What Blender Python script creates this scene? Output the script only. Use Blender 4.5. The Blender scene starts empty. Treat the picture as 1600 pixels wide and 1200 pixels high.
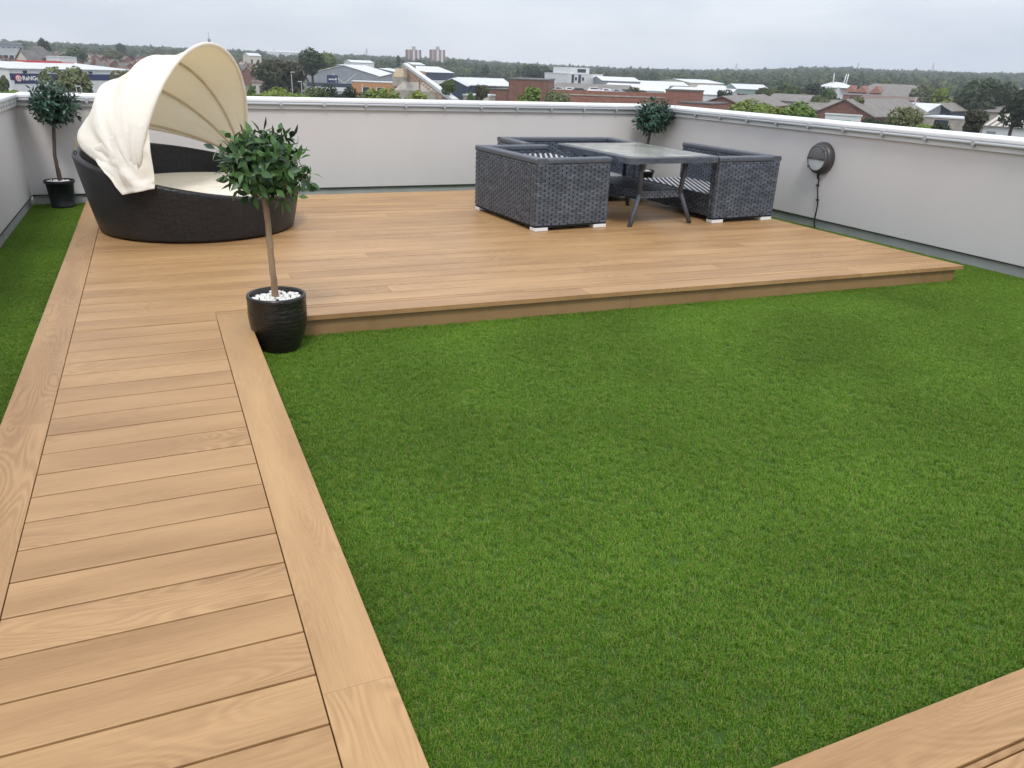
import bpy, bmesh, math, random
import numpy as np
from mathutils import Vector, Matrix, noise
R = math.radians
SC = bpy.context.scene
COL = SC.collection

# ------------------------------------------------------------------ camera
F_PX, YAW, PITCH, ROLL = 1213.67, 0.42671, -0.38631, 0.03719
CAM = Vector((-0.2199, -4.9052, 1.5019))
_fw = Vector((math.sin(YAW)*math.cos(PITCH), math.cos(YAW)*math.cos(PITCH), math.sin(PITCH)))
_r = Vector((math.cos(YAW), -math.sin(YAW), 0)); _u = _r.cross(_fw)
RT = math.cos(ROLL)*_r + math.sin(ROLL)*_u
UP = -math.sin(ROLL)*_r + math.cos(ROLL)*_u
cd = bpy.data.cameras.new('camera'); cam = bpy.data.objects.new('camera', cd); COL.objects.link(cam)
m = Matrix((RT, UP, -_fw)).transposed().to_4x4(); m.translation = CAM
cam.matrix_world = m
cd.sensor_fit = 'HORIZONTAL'; cd.sensor_width = 36.0; cd.lens = F_PX/1600*36
cd.clip_start = 0.05; cd.clip_end = 30000
SC.camera = cam

# ------------------------------------------------------------------ sky, sun, exposure
SUN_EL, SUN_AZ = R(55), R(200)      # azimuth clockwise from +y
w = bpy.data.worlds.new('World'); SC.world = w; w.use_nodes = True
nt = w.node_tree; nt.nodes.clear()
def N(t, k, **kw):
    n = t.nodes.new(k)
    for a, b in kw.items(): setattr(n, a, b)
    return n
out = N(nt, 'ShaderNodeOutputWorld'); bg = N(nt, 'ShaderNodeBackground'); bg.inputs[1].default_value = 0.1
sky = N(nt, 'ShaderNodeTexSky', sky_type='NISHITA', sun_disc=False, sun_elevation=SUN_EL, sun_rotation=SUN_AZ)
tc = N(nt, 'ShaderNodeTexCoord')
mp = N(nt, 'ShaderNodeMapping'); mp.inputs['Scale'].default_value = (2.2, 2.2, 9.0)
nz = N(nt, 'ShaderNodeTexNoise'); nz.inputs['Scale'].default_value = 1.6; nz.inputs['Detail'].default_value = 5; nz.inputs['Roughness'].default_value = 0.5
rp = N(nt, 'ShaderNodeValToRGB')
rp.color_ramp.elements[0].position = 0.3; rp.color_ramp.elements[0].color = (0.68, 0.745, 0.87, 1)
rp.color_ramp.elements[1].position = 0.72; rp.color_ramp.elements[1].color = (1.03, 1.06, 1.11, 1)
mul = N(nt, 'ShaderNodeVectorMath', operation='SCALE')
# an overcast dome: brighter overhead than at the horizon
sep = N(nt, 'ShaderNodeSeparateXYZ'); mr = N(nt, 'ShaderNodeMapRange'); mr.inputs[1].default_value = 0.0; mr.inputs[2].default_value = 1.0
mr.inputs[3].default_value = 7.5; mr.inputs[4].default_value = 13.5
mx = N(nt, 'ShaderNodeMix', data_type='RGBA'); mx.inputs[0].default_value = 0.9
L = nt.links.new
L(tc.outputs['Generated'], mp.inputs[0]); L(mp.outputs[0], nz.inputs['Vector']); L(nz.outputs['Fac'], rp.inputs[0])
L(tc.outputs['Generated'], sep.inputs[0]); L(sep.outputs['Z'], mr.inputs[0])
L(rp.outputs[0], mul.inputs[0]); L(mr.outputs[0], mul.inputs['Scale'])
L(sky.outputs[0], mx.inputs[6]); L(mul.outputs[0], mx.inputs[7])
L(mx.outputs[2], bg.inputs[0]); L(bg.outputs[0], out.inputs[0])
sd = bpy.data.lights.new('sun', 'SUN'); sd.energy = 1.4; sd.angle = R(14); sd.color = (1.0, 0.96, 0.90)
sun = bpy.data.objects.new('sun', sd); COL.objects.link(sun)
_sv = Vector((math.sin(SUN_AZ)*math.cos(SUN_EL), math.cos(SUN_AZ)*math.cos(SUN_EL), math.sin(SUN_EL)))
sun.rotation_euler = _sv.to_track_quat('Z', 'Y').to_euler()
vs = SC.view_settings; vs.view_transform = 'Standard'; vs.look = 'None'; vs.exposure = 0.38; vs.gamma = 1.0; vs.use_curve_mapping = False
SC.cycles.max_bounces = 6; SC.cycles.diffuse_bounces = 3; SC.cycles.glossy_bounces = 2; SC.cycles.transmission_bounces = 4
SC.cycles.volume_bounces = 0; SC.cycles.transparent_max_bounces = 8
SC.cycles.use_denoising = True

# ------------------------------------------------------------------ helpers
rnd = random.Random(7)
def ray(px, py):
    return _fw + ((px-800)/F_PX)*RT - ((py-600)/F_PX)*UP
def at(px, py, D):
    "point seen at a pixel, at horizontal distance D from the camera"
    d = ray(px, py); s = D/math.hypot(d.x, d.y); return CAM + d*s
def horizon(px): return 76.2 + 0.03725*px
def gp(px, D):
    p = at(px, horizon(px)+20, D); return Vector((p.x, p.y, 0))

def obj(name, me, mat=None, parent=None):
    o = bpy.data.objects.new(name, me); COL.objects.link(o)
    if mat is not None:
        me.materials.clear(); me.materials.append(mat)
    if parent is not None: o.parent = parent
    return o
def empty(name, loc=(0, 0, 0), rz=0.0, label=None, cat=None, group=None):
    o = bpy.data.objects.new(name, None); COL.objects.link(o); o.location = loc; o.rotation_euler = (0, 0, rz)
    o.empty_display_size = 0.2
    tag(o, label, cat, group); return o
def tag(o, label=None, cat=None, group=None, kind=None):
    if label: o['label'] = label
    if cat: o['category'] = cat
    if group: o['group'] = group
    if kind: o['kind'] = kind
    return o
def copy_tree(o, parent=None):
    c = o.copy(); COL.objects.link(c); c.parent = parent
    for ch in list(o.children):
        if ch is not c: copy_tree(ch, c)
    return c

class MB:
    "collects vertices and faces for one mesh"
    def __init__(s): s.v = []; s.f = []; s.m = []; s.sm = []
    def add(s, vs, fs, mi=0, smooth=False):
        b = len(s.v); s.v += [tuple(x) for x in vs]
        for f in fs: s.f.append(tuple(i+b for i in f)); s.m.append(mi); s.sm.append(smooth)
    def box(s, x0, y0, z0, x1, y1, z1, mi=0, M=None):
        vs = [Vector(p) for p in ((x0,y0,z0),(x1,y0,z0),(x1,y1,z0),(x0,y1,z0),(x0,y0,z1),(x1,y0,z1),(x1,y1,z1),(x0,y1,z1))]
        if M is not None: vs = [M @ v for v in vs]
        s.add(vs, [(3,2,1,0),(4,5,6,7),(0,1,5,4),(1,2,6,5),(2,3,7,6),(3,0,4,7)], mi)
    def tube(s, pts, rad, n=8, mi=0, cap=True, smooth=True):
        pts = [Vector(p) for p in pts]; k = len(pts)
        rr = rad if isinstance(rad, (list, tuple)) else [rad]*k
        t = (pts[1]-pts[0]).normalized(); a = t.orthogonal().normalized(); vs = []
        for i, p in enumerate(pts):
            if i == 0: t2 = pts[1]-pts[0]
            elif i == k-1: t2 = pts[-1]-pts[-2]
            else: t2 = pts[i+1]-pts[i-1]
            t2.normalize(); a = (a - t2*a.dot(t2))
            a = a.normalized() if a.length > 1e-6 else t2.orthogonal().normalized()
            b = t2.cross(a)
            for j in range(n):
                th = 2*math.pi*j/n; vs.append(p + (a*math.cos(th)+b*math.sin(th))*rr[i])
        fs = [(i*n+j, i*n+(j+1) % n, (i+1)*n+(j+1) % n, (i+1)*n+j) for i in range(k-1) for j in range(n)]
        s.add(vs, fs, mi, smooth)
        if cap:
            b = len(s.v)-k*n
            s.f.append(tuple(b+j for j in range(n))[::-1]); s.m.append(mi); s.sm.append(False)
            s.f.append(tuple(b+(k-1)*n+j for j in range(n))); s.m.append(mi); s.sm.append(False)
    def lathe(s, prof, n=32, mi=0, c=(0, 0, 0), smooth=True):
        c = Vector(c); vs = []
        for r_, z in prof:
            for j in range(n):
                th = 2*math.pi*j/n; vs.append(c+Vector((r_*math.cos(th), r_*math.sin(th), z)))
        k = len(prof)
        fs = [(i*n+j, i*n+(j+1) % n, (i+1)*n+(j+1) % n, (i+1)*n+j) for i in range(k-1) for j in range(n)]
        s.add(vs, fs, mi, smooth)
    def mesh(s, name):
        me = bpy.data.meshes.new(name); me.from_pydata(s.v, [], s.f)
        if any(s.m): me.polygons.foreach_set('material_index', s.m)
        me.polygons.foreach_set('use_smooth', s.sm); me.update(); return me
    def build(s, name, mat=None, parent=None):
        me = s.mesh(name)
        o = bpy.data.objects.new(name, me); COL.objects.link(o)
        if mat is not None:
            for q in (mat if isinstance(mat, (list, tuple)) else [mat]): me.materials.append(q)
        if parent is not None: o.parent = parent
        return o
def bevel_obj(o, w_, seg=2, ang=40):
    b = o.modifiers.new('bevel', 'BEVEL'); b.width = w_; b.segments = seg; b.limit_method = 'ANGLE'; b.angle_limit = R(ang); return o
def prism(poly, z0, z1, ch=0.0):
    "convex polygon (x, y) extruded, its top edge chamfered"
    n = len(poly); c = Vector((sum(p[0] for p in poly)/n, sum(p[1] for p in poly)/n))
    vs = [(p[0], p[1], z0) for p in poly]
    if ch > 0:
        ins = []
        for i in range(n):
            a, b, d = Vector(poly[i-1]), Vector(poly[i]), Vector(poly[(i+1) % n])
            e1 = (b-a).normalized(); e2 = (d-b).normalized()
            n1 = Vector((-e1.y, e1.x)); n2 = Vector((-e2.y, e2.x)); q = n1+n2
            q = q/max(0.3, q.length_squared)*2
            ins.append(b+q*ch)
        vs += [(p[0], p[1], z1-ch) for p in poly] + [(p.x, p.y, z1) for p in ins]
        fs = [tuple(range(n))[::-1], tuple(range(2*n, 3*n))]
        for k in (0, n): fs += [(k+i, k+(i+1) % n, k+n+(i+1) % n, k+n+i) for i in range(n)]
    else:
        vs += [(p[0], p[1], z1) for p in poly]
        fs = [tuple(range(n))[::-1], tuple(range(n, 2*n))] + [(i, (i+1) % n, n+(i+1) % n, n+i) for i in range(n)]
    return vs, fs

# ------------------------------------------------------------------ materials
MATS = {}
def base_mat(name):
    mt = bpy.data.materials.new(name); mt.use_nodes = True; t = mt.node_tree
    b = t.nodes['Principled BSDF']; MATS[name] = mt; return mt, t, b
def mat(name, c, rough=0.7, metal=0.0, spec=0.5, c2=None, scale=5.0, bump=0.0, bscale=60.0, detail=4, coord='Object', stretch=None, isl=0.0, orand=0.0):
    mt, t, b = base_mat(name); l = t.links.new
    b.inputs['Roughness'].default_value = rough; b.inputs['Metallic'].default_value = metal
    b.inputs['Specular IOR Level'].default_value = spec
    b.inputs['Base Color'].default_value = (*c, 1)
    tcn = N(t, 'ShaderNodeTexCoord'); src = tcn.outputs[coord]
    if stretch:
        mpn = N(t, 'ShaderNodeMapping'); mpn.inputs['Scale'].default_value = stretch; l(src, mpn.inputs[0]); src = mpn.outputs[0]
    colr = None
    if c2 is not None:
        n1 = N(t, 'ShaderNodeTexNoise'); n1.inputs['Scale'].default_value = scale; n1.inputs['Detail'].default_value = detail
        l(src, n1.inputs['Vector'])
        rr = N(t, 'ShaderNodeValToRGB'); rr.color_ramp.elements[0].position = 0.35; rr.color_ramp.elements[1].position = 0.68
        rr.color_ramp.elements[0].color = (*c, 1); rr.color_ramp.elements[1].color = (*c2, 1)
        l(n1.outputs['Fac'], rr.inputs[0]); colr = rr.outputs[0]
    if isl or orand:
        hs = N(t, 'ShaderNodeHueSaturation'); hs.inputs['Color'].default_value = (*c, 1)
        if colr is not None: l(colr, hs.inputs['Color'])
        if isl:
            g = N(t, 'ShaderNodeNewGeometry'); s_ = g.outputs['Random Per Island']; am = isl
        else:
            g = N(t, 'ShaderNodeObjectInfo'); s_ = g.outputs['Random']; am = orand
        mm = N(t, 'ShaderNodeMapRange'); mm.inputs[3].default_value = 1-am; mm.inputs[4].default_value = 1+am
        l(s_, mm.inputs[0]); l(mm.outputs[0], hs.inputs['Value'])
        colr = hs.outputs[0]
    if colr is not None: l(colr, b.inputs['Base Color'])
    if bump:
        n2 = N(t, 'ShaderNodeTexNoise'); n2.inputs['Scale'].default_value = bscale; n2.inputs['Detail'].default_value = 3
        l(src, n2.inputs['Vector'])
        bp = N(t, 'ShaderNodeBump'); bp.inputs['Strength'].default_value = bump; bp.inputs['Distance'].default_value = 0.01
        l(n2.outputs['Fac'], bp.inputs['Height']); l(bp.outputs[0], b.inputs['Normal'])
    return mt

def wood_mat(name, light, dark, rough=0.42):
    mt, t, b = base_mat(name); l = t.links.new
    tcn = N(t, 'ShaderNodeTexCoord'); oi = N(t, 'ShaderNodeObjectInfo')
    off = N(t, 'ShaderNodeVectorMath', operation='SCALE'); off.inputs[0].default_value = (37.0, 19.0, 11.0); l(oi.outputs['Random'], off.inputs['Scale'])
    p = N(t, 'ShaderNodeVectorMath', operation='ADD'); l(tcn.outputs['Object'], p.inputs[0]); l(off.outputs[0], p.inputs[1])
    def nse(sx, sy, sc, det, dist=0.0, rgh=0.5):
        mpn = N(t, 'ShaderNodeMapping'); mpn.inputs['Scale'].default_value = (sx, sy, 1); l(p.outputs[0], mpn.inputs[0])
        n_ = N(t, 'ShaderNodeTexNoise'); n_.inputs['Scale'].default_value = sc; n_.inputs['Detail'].default_value = det
        n_.inputs['Distortion'].default_value = dist; n_.inputs['Roughness'].default_value = rgh
        l(mpn.outputs[0], n_.inputs['Vector']); return n_.outputs['Fac']
    def math_(op, a, bb=None, cl=False):
        n_ = N(t, 'ShaderNodeMath', operation=op, use_clamp=cl)
        for i, q in enumerate((a, bb)):
            if q is None: continue
            if isinstance(q, (int, float)): n_.inputs[i].default_value = q
            else: l(q, n_.inputs[i])
        return n_.outputs[0]
    cont = nse(1.3, 6.5, 1.0, 1.0, 0.25)                     # contour lines of a stretched field read as cathedral grain
    rings = math_('SINE', math_('MULTIPLY', cont, 150.0))
    mask = math_('MULTIPLY', math_('SUBTRACT', nse(1.1, 2.0, 1.0, 1.0), 0.46), 6.0, True)
    ringa = math_('MULTIPLY', math_('MULTIPLY', rings, mask), 0.19)
    blot = math_('MULTIPLY', math_('SUBTRACT', nse(0.9, 5.0, 1.0, 3.0), 0.5), 1.6)
    fine = math_('MULTIPLY', math_('SUBTRACT', nse(9, 170, 1.0, 3.0, 0, 0.65), 0.5), 0.75)
    tone = math_('MULTIPLY', math_('SUBTRACT', oi.outputs['Random'], 0.5), 0.30)
    v = math_('ADD', math_('ADD', math_('ADD', math_('ADD', 0.5, ringa), blot), fine), tone)
    mx_ = N(t, 'ShaderNodeMix', data_type='RGBA'); mx_.clamp_factor = True
    mx_.inputs[6].default_value = (*dark, 1); mx_.inputs[7].default_value = (*light, 1)
    l(v, mx_.inputs[0]); l(mx_.outputs[2], b.inputs['Base Color'])
    b.inputs['Roughness'].default_value = rough; b.inputs['Specular IOR Level'].default_value = 0.42
    bp = N(t, 'ShaderNodeBump'); bp.inputs['Strength'].default_value = 0.25; bp.inputs['Distance'].default_value = 0.003
    l(math_('ADD', ringa, fine), bp.inputs['Height']); l(bp.outputs[0], b.inputs['Normal'])
    return mt

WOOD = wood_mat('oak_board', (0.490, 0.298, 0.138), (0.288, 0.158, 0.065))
FASC = wood_mat('oak_fascia_shaded', (0.34, 0.215, 0.105), (0.24, 0.145, 0.065))  # darker board oak, the shade below the deck lip put into its colour
SUBF = mat('deck_subframe', (0.03, 0.024, 0.02), 0.9)
def wall_mat():
    mt, t, b = base_mat('render_coat'); l = t.links.new
    g = N(t, 'ShaderNodeTexCoord')
    n1 = N(t, 'ShaderNodeTexNoise'); n1.inputs['Scale'].default_value = 1.6; n1.inputs['Detail'].default_value = 5; l(g.outputs['Object'], n1.inputs['Vector'])
    mpn = N(t, 'ShaderNodeMapping'); mpn.inputs['Scale'].default_value = (3, 3, 1.2); l(g.outputs['Object'], mpn.inputs[0])
    n2 = N(t, 'ShaderNodeTexNoise'); n2.inputs['Scale'].default_value = 1.0; n2.inputs['Detail'].default_value = 4; l(mpn.outputs[0], n2.inputs['Vector'])
    ad = N(t, 'ShaderNodeMath', operation='ADD'); l(n1.outputs['Fac'], ad.inputs[0]); l(n2.outputs['Fac'], ad.inputs[1])
    rr = N(t, 'ShaderNodeValToRGB'); rr.color_ramp.elements[0].position = 0.75/2; rr.color_ramp.elements[1].position = 1.3/2
    hv = N(t, 'ShaderNodeMath', operation='MULTIPLY'); hv.inputs[1].default_value = 0.5; l(ad.outputs[0], hv.inputs[0]); l(hv.outputs[0], rr.inputs[0])
    rr.color_ramp.elements[0].color = (0.600, 0.572, 0.562, 1); rr.color_ramp.elements[1].color = (0.618, 0.590, 0.580, 1)
    l(rr.outputs[0], b.inputs['Base Color']); b.inputs['Roughness'].default_value = 0.85
    n3 = N(t, 'ShaderNodeTexNoise'); n3.inputs['Scale'].default_value = 160; n3.inputs['Detail'].default_value = 3; l(g.outputs['Object'], n3.inputs['Vector'])
    bp = N(t, 'ShaderNodeBump'); bp.inputs['Strength'].default_value = 0.5; bp.inputs['Distance'].default_value = 0.004
    l(n3.outputs['Fac'], bp.inputs['Height']); l(bp.outputs[0], b.inputs['Normal']); return mt
WALL = wall_mat()
PLINTH = mat('plinth_grey', (0.33, 0.34, 0.325), 0.8, c2=(0.42, 0.425, 0.41), scale=3, bump=0.3, bscale=90)
COPE = mat('coping_membrane', (0.76, 0.77, 0.78), 0.45, c2=(0.84, 0.85, 0.86), scale=2.0, stretch=(1, 1, 3))
COPEIN = mat('coping_fascia', (0.62, 0.63, 0.64), 0.5, c2=(0.72, 0.73, 0.74), scale=2.5, stretch=(1, 1, 6))
COPEST = mat('coping_stained', (0.42, 0.42, 0.41), 0.6, c2=(0.70, 0.70, 0.69), scale=9, detail=6)
RAIL = mat('conduit_grey', (0.42, 0.43, 0.45), 0.4, spec=0.5)
STEEL = mat('bolt_steel', (0.22, 0.22, 0.23), 0.35, metal=0.8)
ROOFT = mat('roof_membrane', (0.03, 0.05, 0.02), 0.95)

# ------------------------------------------------------------------ the roof terrace
GZ = -0.15                                      # backing of the artificial turf
def rwx(y): return 6.958-0.0443*y
def lwx(y): return -1.595+0.0039*y
BWY = 5.565
YN = -7.5
mb = MB(); mb.add(*prism([(lwx(YN)-.45, YN), (rwx(YN)+.45, YN), (rwx(BWY)+.45, BWY+.45), (lwx(BWY)-.45, BWY+.45)], -14.5, GZ-0.004))
tf = mb.build('terrace_floor', ROOFT); tag(tf, kind='structure')

def parapet(name, label, p0, p1, inward, clips, stained=False):
    "inner face along p0 > p1 (inward = unit vector into the terrace)"
    p0 = Vector((*p0, 0)); p1 = Vector((*p1, 0)); u = (p1-p0).normalized(); Lg = (p1-p0).length
    inn = Vector((*inward, 0)); inn = (inn-u*inn.dot(u)).normalized()
    M = Matrix((u, -inn, Vector((0, 0, 1)))).transposed().to_4x4(); M.translation = p0
    root = empty(name, p0, 0, label, 'wall'); root['kind'] = 'thing'; root.matrix_world = M
    z_d = -0.036
    b = MB(); b.box(0, 0, z_d, Lg, 0.34, 0.94); o = b.build('render_face', WALL, root); bevel_obj(o, 0.006)
    b = MB(); b.box(0, 0.022, -0.16, Lg, 0.30, z_d); b.build('plinth', PLINTH, root)
    b = MB(); b.box(0, -0.004, z_d-0.006, Lg, 0.02, z_d+0.001); b.build('drip_edge_shadow', SUBF, root)  # near-black strip painting the shadow line below the render's drip edge
    b = MB(); b.box(0, -0.045, 1.012, Lg, 0.42, 1.058); o = b.build('coping', COPE, root); bevel_obj(o, 0.016, 3)
    b = MB(); b.box(0, -0.03, 0.932, Lg, 0.0, 1.012); o = b.build('coping_fascia', COPEST if stained else COPEIN, root); bevel_obj(o, 0.004)
    b = MB(); b.box(0, 0.34, 0.90, Lg, 0.37, 1.011); b.build('outer_fascia', COPEIN, root)
    if clips:
        b = MB(); b.tube([(0.02, -0.05, 0.995), (Lg-.02, -0.05, 0.995)], 0.0165, 10); b.build('conduit', RAIL, root)
        me = None
        for s in clips:
            if me is None:
                b = MB(); b.box(-0.016, -0.07, 0.974, 0.016, -0.028, 1.016); b.box(-0.010, -0.062, 0.952, 0.010, -0.028, 0.974)
                b.tube([(0, -0.066, 0.965), (0, -0.05, 0.965)], 0.009, 6)
                me = b.mesh('conduit_clip'); me.materials.append(RAIL)
            c = obj('conduit_clip', me, None, root); c.location = (s, 0, 0)
    else:
        for k in range(26):
            b = MB(); b.tube([(0, -0.036, 0.972), (0, -0.03, 0.972)], 0.009, 6)
            o = b.build('screw', STEEL, root); o.location = (Lg-0.12-k*0.17, 0, 0)
    return root
parapet('parapet_wall', 'long pale rendered wall behind the daybed and the sofas, with clipped grey pipe', (lwx(BWY), BWY), (rwx(BWY), BWY), (0, -1),
        [1.258+1.573-.53*2+0.53*k for k in range(-2, 12)])
yn = -2.6
parapet('parapet_wall', 'pale rendered wall on the right carrying the round lamp', (rwx(BWY), BWY), (rwx(yn), yn), (-1, 0),
        [BWY-4.51+0.518*k for k in range(0, 14)])
parapet('parapet_wall', 'pale rendered wall at the left edge with stained coping side', (lwx(-3.0), -3.0), (lwx(BWY), BWY), (1, 0), [], True)

# ------------------------------------------------------------------ decking
XL, LOX, ROX = -0.788, -0.9776, 0.185
SL = -0.036
def rex(y): return 6.273-0.0443*y
DB = 4.805
deck = MB()
deck.add(*prism([(LOX+.03, -6.0), (ROX-.03, -6.0), (ROX-.03, 0.1), (LOX+.03, 0.1)], GZ, -0.040))
deck.add(*prism([(LOX+.03, 0.101), (ROX, 0.101), (rex(-.15)-.04, -0.2), (rex(DB)-.04, DB-.03), (LOX+.03, DB-.03)], GZ, -0.040))
dk = deck.build('decking', SUBF); tag(dk, 'golden oak effect deck with raised walkway', kind='structure')
G = 0.0042; GE = 0.0018
def board(poly, along, z1=0.0, th=0.032, mt=None, name='board', parent=None, ch=0.0012):
    "one board; along = direction of its length"
    c = Vector((sum(p[0] for p in poly)/len(poly), sum(p[1] for p in poly)/len(poly)))
    a = math.atan2(along[1], along[0]); ca, sa = math.cos(a), math.sin(a)
    loc = [((p[0]-c.x)*ca+(p[1]-c.y)*sa, -(p[0]-c.x)*sa+(p[1]-c.y)*ca) for p in poly]
    # counter-clockwise
    ar = sum(loc[i-1][0]*loc[i][1]-loc[i][0]*loc[i-1][1] for i in range(len(loc)))
    if ar < 0: loc = loc[::-1]
    b = MB(); b.add(*prism(loc, -th, 0, ch))
    o = b.build(name, mt or WOOD, parent or dk)
    o.location = (c.x, c.y, z1+rnd.uniform(-.0006, .0006)); o.rotation_euler = (0, 0, a); return o
def rect(x0, y0, x1, y1): return [(x0, y0), (x1, y0), (x1, y1), (x0, y1)]
# walkway boards
for i in range(0, 31):
    y1, y0 = -0.18*i, -0.18*(i+1)
    if i == 0: board([(XL+GE, y0+G), (-GE, y0+G), (-GE, y1-G), (XL+GE, y1-G)], (1, 0))
    else: board(rect(XL+GE, y0+G, -GE, y1-G), (1, 0))
# borders along the walkway, in lengths
for y0, y1 in ((-6.0, -4.05), (-4.05, -1.30), (-1.30, 1.9), (1.9, DB)):
    board(rect(LOX, y0+.0006, XL-GE, y1-.0006), (0, 1))
for y0, y1 in ((-6.0, -3.97), (-3.97, -3.318), (-3.318, 0.122)):
    board(rect(GE, y0+.0006, ROX, y1-.0006), (0, 1))
# front border of the deck
def fe(x): return -0.0560+SL*(x-0.1)
xs = [ROX+.001, 2.55, 5.1]
for k, x0 in enumerate(xs):
    x1 = xs[k+1] if k+1 < len(xs) else None
    if x1: board([(x0, fe(x0)), (x1-.001, fe(x1)), (x1-.001, fe(x1)+.174), (x0, fe(x0)+.174)], (1, SL))
    else:
        a, b_ = rex(-.27), rex(-.1)
        board([(x0, fe(x0)), (a, fe(a)), (b_, fe(b_)+.174), (x0, fe(x0)+.174)], (1, SL))
# deck boards
joints = [[2.1, 4.9], [3.3], [1.2, 4.2], [2.7, 5.6], [3.9], [0.6, 3.1, 5.2]]
def yb(k, x): return 0.18*k + SL*x*1.0 + (SL*0.0)
for k in range(-2, 28):
    jt = joints[k % 6]
    cuts = [XL+GE] + [j+rnd.uniform(-.2, .2) for j in jt] + [99]
    for a, b_ in zip(cuts[:-1], cuts[1:]):
        lo = lambda x: yb(k, x)+G+.0; hi = lambda x: yb(k+1, x)-G
        x0 = a+.0008; x1 = b_-.0008
        # clip against front border and notch
        def clampf(poly):
            return poly
        if x1 > 90: xr0, xr1 = rex(lo(6.2)), rex(hi(6.2))
        else: xr0 = xr1 = x1
        pts = []
        for x, f in ((x0, lo), (xr0, lo), (xr1, hi), (x0, hi)):
            y = f(x)
            pts.append([x, y])
        # cut by the front border (x > 0) or the walkway (x < 0) and by the back edge
        def cut(poly, n, d):    # keep n.p >= d
            outp = []
            for i in range(len(poly)):
                p, q = poly[i], poly[(i+1) % len(poly)]
                dp, dq = n[0]*p[0]+n[1]*p[1]-d, n[0]*q[0]+n[1]*q[1]-d
                if dp >= 0: outp.append(p)
                if dp*dq < 0:
                    s = dp/(dp-dq); outp.append([p[0]+s*(q[0]-p[0]), p[1]+s*(q[1]-p[1])])
            return outp
        def area(p): return abs(sum(p[i-1][0]*p[i][1]-p[i][0]*p[i-1][1] for i in range(len(p))))/2 if len(p) > 2 else 0
        polys = []
        if k <= 0:
            left = cut(cut(pts, (-1, 0), 0.0), (0, 1), G)          # x < 0 above the walkway's first joint
            right = cut(cut(pts, (1, 0), 0.0), (-SL, 1), fe(0)+.174+2*G)
            if area(left) > 1e-3 and area(right) > 1e-3: polys = [left, right]
            else: polys = [left, right]
        else: polys = [pts]
        for pl in polys:
            pl = cut(pl, (0, -1), -DB)
            if area(pl) > 1.5e-3: board(pl, (1, SL))
# fascia under the lips
a = rex(-.25)-.06
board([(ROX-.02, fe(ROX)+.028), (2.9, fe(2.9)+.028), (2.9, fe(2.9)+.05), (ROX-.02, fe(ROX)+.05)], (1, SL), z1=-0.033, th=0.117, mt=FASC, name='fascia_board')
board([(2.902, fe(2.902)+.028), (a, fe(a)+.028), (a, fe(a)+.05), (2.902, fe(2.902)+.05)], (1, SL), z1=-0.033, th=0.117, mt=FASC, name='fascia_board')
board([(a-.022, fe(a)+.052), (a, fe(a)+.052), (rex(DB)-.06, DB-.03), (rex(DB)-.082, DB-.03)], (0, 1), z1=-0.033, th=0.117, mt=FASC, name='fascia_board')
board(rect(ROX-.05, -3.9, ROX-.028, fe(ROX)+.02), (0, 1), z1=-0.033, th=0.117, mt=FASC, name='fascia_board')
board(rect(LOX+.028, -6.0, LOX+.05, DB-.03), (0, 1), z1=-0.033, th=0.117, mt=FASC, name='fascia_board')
# the deck along the near side
NE = -3.932
nd = MB(); nd.add(*prism(rect(ROX+.02, -7.0, 6.9, NE-.03), GZ, -0.040)); nk = nd.build('decking', SUBF); tag(nk, 'deck along the near side', kind='structure')
for x0, x1 in ((ROX+.001, 2.9), (2.9, 6.5)):
    board(rect(x0, NE-.166, x1-.001, NE), (1, 0), parent=nk)
    board(rect(x0, NE-.188, x1-.001, NE-.1715), (1, 0), parent=nk, ch=0.004)
    for k in range(5): board(rect(x0, NE-.194-.18*(k+1), x1-.001, NE-.194-.18*k), (1, 0), parent=nk)
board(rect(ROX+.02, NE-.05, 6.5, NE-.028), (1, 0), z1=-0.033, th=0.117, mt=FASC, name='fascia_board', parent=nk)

# ------------------------------------------------------------------ artificial turf (nobody could count its blades)
def grass_mat():
    mt, t, b = base_mat('turf_blade'); l = t.links.new
    g = N(t, 'ShaderNodeNewGeometry'); rr = N(t, 'ShaderNodeValToRGB'); e = rr.color_ramp.elements
    e[0].position = 0.0; e[0].color = (0.047, 0.140, 0.006, 1); e[1].position = 1.0; e[1].color = (0.23, 0.35, 0.045, 1)
    x = e.new(0.45); x.color = (0.086, 0.218, 0.010, 1); x = e.new(0.88); x.color = (0.142, 0.292, 0.018, 1); x = e.new(0.92); x.color = (0.28, 0.25, 0.085, 1)
    l(g.outputs['Random Per Island'], rr.inputs[0])
    # slow random changes of tone across the lawn
    n1 = N(t, 'ShaderNodeTexNoise'); n1.inputs['Scale'].default_value = 0.9; n1.inputs['Detail'].default_value = 4; l(g.outputs['Position'], n1.inputs['Vector'])
    mm = N(t, 'ShaderNodeMapRange'); mm.inputs[1].default_value = 0.3; mm.inputs[2].default_value = 0.7; mm.inputs[3].default_value = 0.78; mm.inputs[4].default_value = 1.22
    l(n1.outputs['Fac'], mm.inputs[0])
    hs = N(t, 'ShaderNodeHueSaturation'); l(rr.outputs[0], hs.inputs['Color']); l(mm.outputs[0], hs.inputs['Value'])
    l(hs.outputs[0], b.inputs['Base Color']); b.inputs['Roughness'].default_value = 0.5; b.inputs['Specular IOR Level'].default_value = 0.25
    tr = N(t, 'ShaderNodeBsdfTranslucent'); l(hs.outputs[0], tr.inputs[0]); ms = N(t, 'ShaderNodeMixShader'); ms.inputs[0].default_value = 0.18
    l(b.outputs[0], ms.inputs[1]); l(tr.outputs[0], ms.inputs[2]); l(ms.outputs[0], t.nodes['Material Output'].inputs[0])
    return mt
GRASS = grass_mat()
tufts = bpy.data.collections.new('turf_tufts')
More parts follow.
